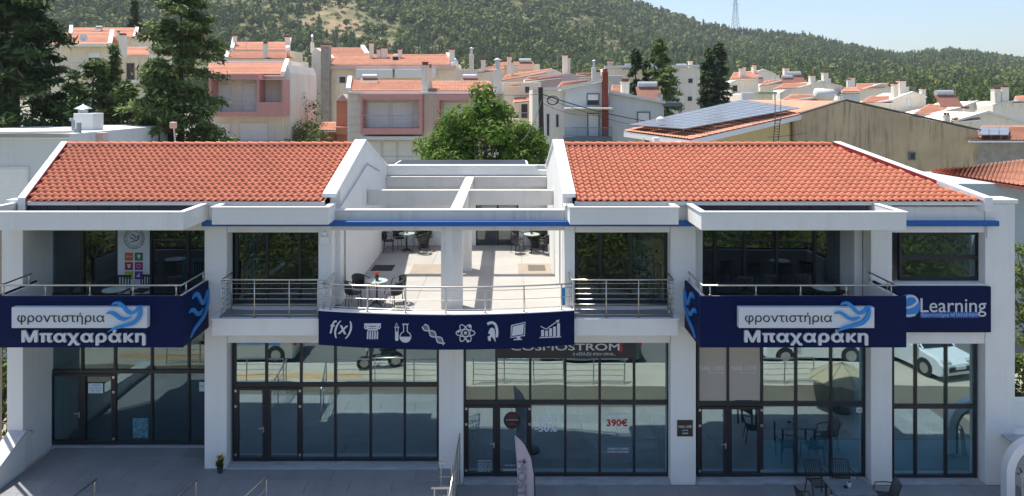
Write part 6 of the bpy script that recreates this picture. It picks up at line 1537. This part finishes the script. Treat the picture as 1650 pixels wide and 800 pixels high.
MB().obox((-.3,0,.77),.65,.26,.09).build('seat', TYRE, mt, .03); MB().tube([(.62,0,.3),(.42,0,1.0)], .035, 6).tube([(.40,-.33,1.02),(.44,0,1.0),(.40,.33,1.02)], .02, 6).build('handlebar', BLACK, mt); MB().obox((.50,0,.88),.12,.2,.16).build('headlight', LAMP, mt, .03)
for s_ in (-1,1): MB().tube([(.42,s_*.25,1.02),(.40,s_*.3,1.18)],.01,4).obox((.40,s_*.33,1.22),.03,.13,.09).build('mirror', BLACK, mt)
# beige parasol at the street side
ps = thing('parasol', 'beige ribbed parasol leaning low by the street railing, mirrored in the salon glass', 'parasol', (12.1,-3.9,0))
b = MB(); n = 8; top = Vector((0,0,1.75)); rim = []
for k in range(n): a = 6.283*k/n; rim.append(Vector((1.15*math.cos(a), 1.0*math.sin(a), 1.15)))
CANV = M('canvas', (.50,.42,.28), .8, var=.08, trans=.2)
for k in range(n):
    p, q = rim[k], rim[(k+1)%n]; mid = (p+q)/2+Vector((0,0,.06)); ml = top.lerp(p,.5)+Vector((0,0,.08)); mr = top.lerp(q,.5)+Vector((0,0,.08))
    MB().add([top,ml,p,mid,q,mr], [(0,1,5),(1,2,3),(1,3,5),(5,3,4)]).build('canopy_panel', CANV, ps)
    MB().tube([top,top.lerp(p,.5)+Vector((0,0,.07)),p], .012, 4).build('rib', BLACK, ps)
MB().tube([(0,0,0),(0,0,1.78)], .03, 8).build('pole', WD, ps); MB().lathe([(.3,0),(.3,.06),(.05,.09)], n=16).build('base', BLACK, ps)

# ------------------------------------------------------------------ things inside the shops
SOFA = M('bed_fabric', (.22,.24,.26), .9, var=.1); MATT = M('mattress_white', (.55,.55,.53), .8, var=.05)
def bed(x, y, rz, label):
    t = thing('display_bed', label, 'bed', (x,y,.01), rz, group='beds on display in the shop')
    MB().box(-.85,.85,-1.05,1.05,.1,.42).build('base', SOFA, t, .03); MB().box(-.82,.82,-1.0,1.0,.421,.68).build('mattress', MATT, t, .05); MB().box(-.9,.9,1.051,1.17,0,1.15).build('headboard', SOFA, t, .03)
    for s_ in (-.42,.42): MB().box(s_-.33,s_+.33,.55,.98,.681,.80).build('pillow', MATT, t, .05)
bed(-.1,2.0,R(65),'grey bed with white mattress behind the shop double doors'); bed(3.6,1.75,R(-80),'grey bed with white mattress at the right end of the mattress shop window'); bed(1.6,3.9,R(10),'grey bed with white mattress further inside the mattress shop')
def lamp(x, y, label):
    t = thing('tripod_lamp', label, 'floor lamp', (x,y,.01)); MB().lathe([(.15,1.25),(.23,1.3),(.23,1.6),(.15,1.66)], n=18).build('lamp_shade', MATT, t)
    for k in range(3): a = 2.1*k; MB().tube([(.03*math.cos(a),.03*math.sin(a),1.3),(.26*math.cos(a),.26*math.sin(a),0)], .014, 5).build('leg', WD, t)
lamp(fx(1061,20.9),.9,'tripod floor lamp with pale shade at the right end of the mattress shop window'); lamp(-.95,.95,'tripod floor lamp with pale shade just behind the shop double doors')
FROST = M('frosted_panel', (.55,.74,.72), .5, var=.03)
cnt = thing('salon_counter', 'pale green counter front with grey top behind the salon windows', 'counter', (8.9,.75,.01), world=True)
box('front_panel', FROST, cnt, 7.75, 10.6, .48, .52, .02, 1.06); box('top', M('grey_top',(.25,.28,.30),.3,var=.1), cnt, 7.7, 10.65, .45, 1.0, 1.061, 1.10); box('side_panel', FROST, cnt, 7.7, 7.74, .48, 1.0, .02, 1.06)
cn2 = thing('window_bench', 'pale green panelled bench behind the far right window', 'bench', (12.7,.75,.01), world=True)
for k in range(3): box('front_panel', FROST, cn2, 11.4+k*.87, 12.26+k*.87, .46, .5, .02, 1.05)
box('top', MT['grey_top'], cn2, 11.38, 14.0, .45, 1.0, 1.051, 1.09)
for i, (px, lf, rr) in enumerate(((1296,.42,.13),(1320,.25,.10),(1347,.50,.16),(1380,.22,.10),(1268,.2,.1))):
    pot('potted_plant', fx(px,20.7), .68, 1.10, .07, .13, POTW if i % 2 else POTG, '%s potted plant on the salon counter behind the glass' % ('tall bushy','small white','tall spiky','small flowering','leftmost small')[i], 'potted plant', GRNLEAF, lf, rr, 60)
for i, px in enumerate((1452,1478,1500,1520,1542)):
    o = thing('flower_vase', '%s pale flowers in a vase on the far right window bench' % ('reddish','orange','yellow','cream','pinkish white')[i], 'vase', (fx(px,20.7), .7, 1.09))
    MB().lathe([(.03,0),(.06,.05),(.04,.14),(.05,.16)], n=12).build('vase', POTW, o); b = MB(); r_ = np.random.default_rng(i)
    for k in range(18): p = r_.normal(0,.06,3); b.lathe([(0,0),(.03,.012),(.025,.03),(0,.035)], (p[0],p[1],.2+abs(p[2])), 6)
    b.build('flowers', M('petal_%d'%i, ((.5,.08,.05),(.6,.25,.08),(.6,.5,.1),(.6,.55,.4),(.6,.35,.4))[i], .6, var=.1), o)
st = thing('stool', 'dark round salon stool seen through the salon door', 'stool', (6.6,1.6,.01)); MB().lathe([(0,.5),(.22,.5),(.24,.55),(.22,.6),(0,.6)], n=16).build('seat', BLACK, st); MB().tube([(0,0,0),(0,0,.5)], .03, 6).build('stem', STEEL, st); MB().lathe([(.22,0),(.22,.02),(.04,.05)], n=14).build('base', STEEL, st)
# curtains and desks upstairs
CURT = M('curtain', (.22,.28,.30), .8, var=.1)
for (x0, x1, y, lb) in ((-7.95,-7.45,.75,'grey curtain inside the left balcony window'),(3.9,4.5,.75,'grey curtain inside the right balcony window')):
    c_ = thing('curtain', lb, 'curtain', (x0,y,5.1), world=True); b = MB(); n = 20; vs = []
    for i in range(n+1):
        x = x0+(x1-x0)*i/n; yy = y+.05*math.sin(i*1.9); vs += [(x,yy,5.12),(x,yy,7.5),(x,yy+.006,7.5),(x,yy+.006,5.12)]
    b.add(vs, [(4*i+k,4*i+(k+1)%4,4*i+4+(k+1)%4,4*i+4+k) for i in range(n) for k in range(4)]); b.build('cloth', CURT, c_)
ds = thing('reception_desk', 'turquoise and grey reception desk inside the upper left windows', 'desk', (-10.2,2.3,5.1), world=True)
box('front_panel', M('turquoise_panel',(.02,.22,.24),.5), ds, -10.45, -9.6, 2.0, 2.05, 5.1, 6.1); box('end_panel', M('desk_grey',(.14,.12,.10),.6), ds, -9.58, -8.9, 2.0, 2.05, 5.1, 6.08); box('top', MT['grey_top'], ds, -10.5, -8.85, 1.98, 2.6, 6.101, 6.14)
ds2 = thing('office_cabinet', 'dull cabinet inside the upper right windows', 'cabinet', (7,3.4,5.1), world=True)
for k in range(3): box('door', MT['desk_grey'], ds2, 6.2+k*.6, 6.78+k*.6, 3.0, 3.4, 5.1, 6.4)

# ------------------------------------------------------------------ summer haze
hz = MB().box(-1500, 1500, -140, 1560, -3, 330).build('haze', None, None, kind='stuff')
hm = bpy.data.materials.new('haze'); hm.use_nodes = True; n = hm.node_tree.nodes; n.remove(n['Principled BSDF']); pv = n.new('ShaderNodeVolumePrincipled')
pv.inputs['Color'].default_value = (.72,.80,.92,1); pv.inputs['Density'].default_value = .00017; pv.inputs['Anisotropy'].default_value = .2
hm.node_tree.links.new(pv.outputs[0], n['Material Output'].inputs['Volume']); hz.data.materials.clear(); hz.data.materials.append(hm)
bpy.context.view_layer.update()
print('tris', sum(len(o.data.polygons) for o in scn.objects if o.type == 'MESH'), 'objects', len(scn.objects))
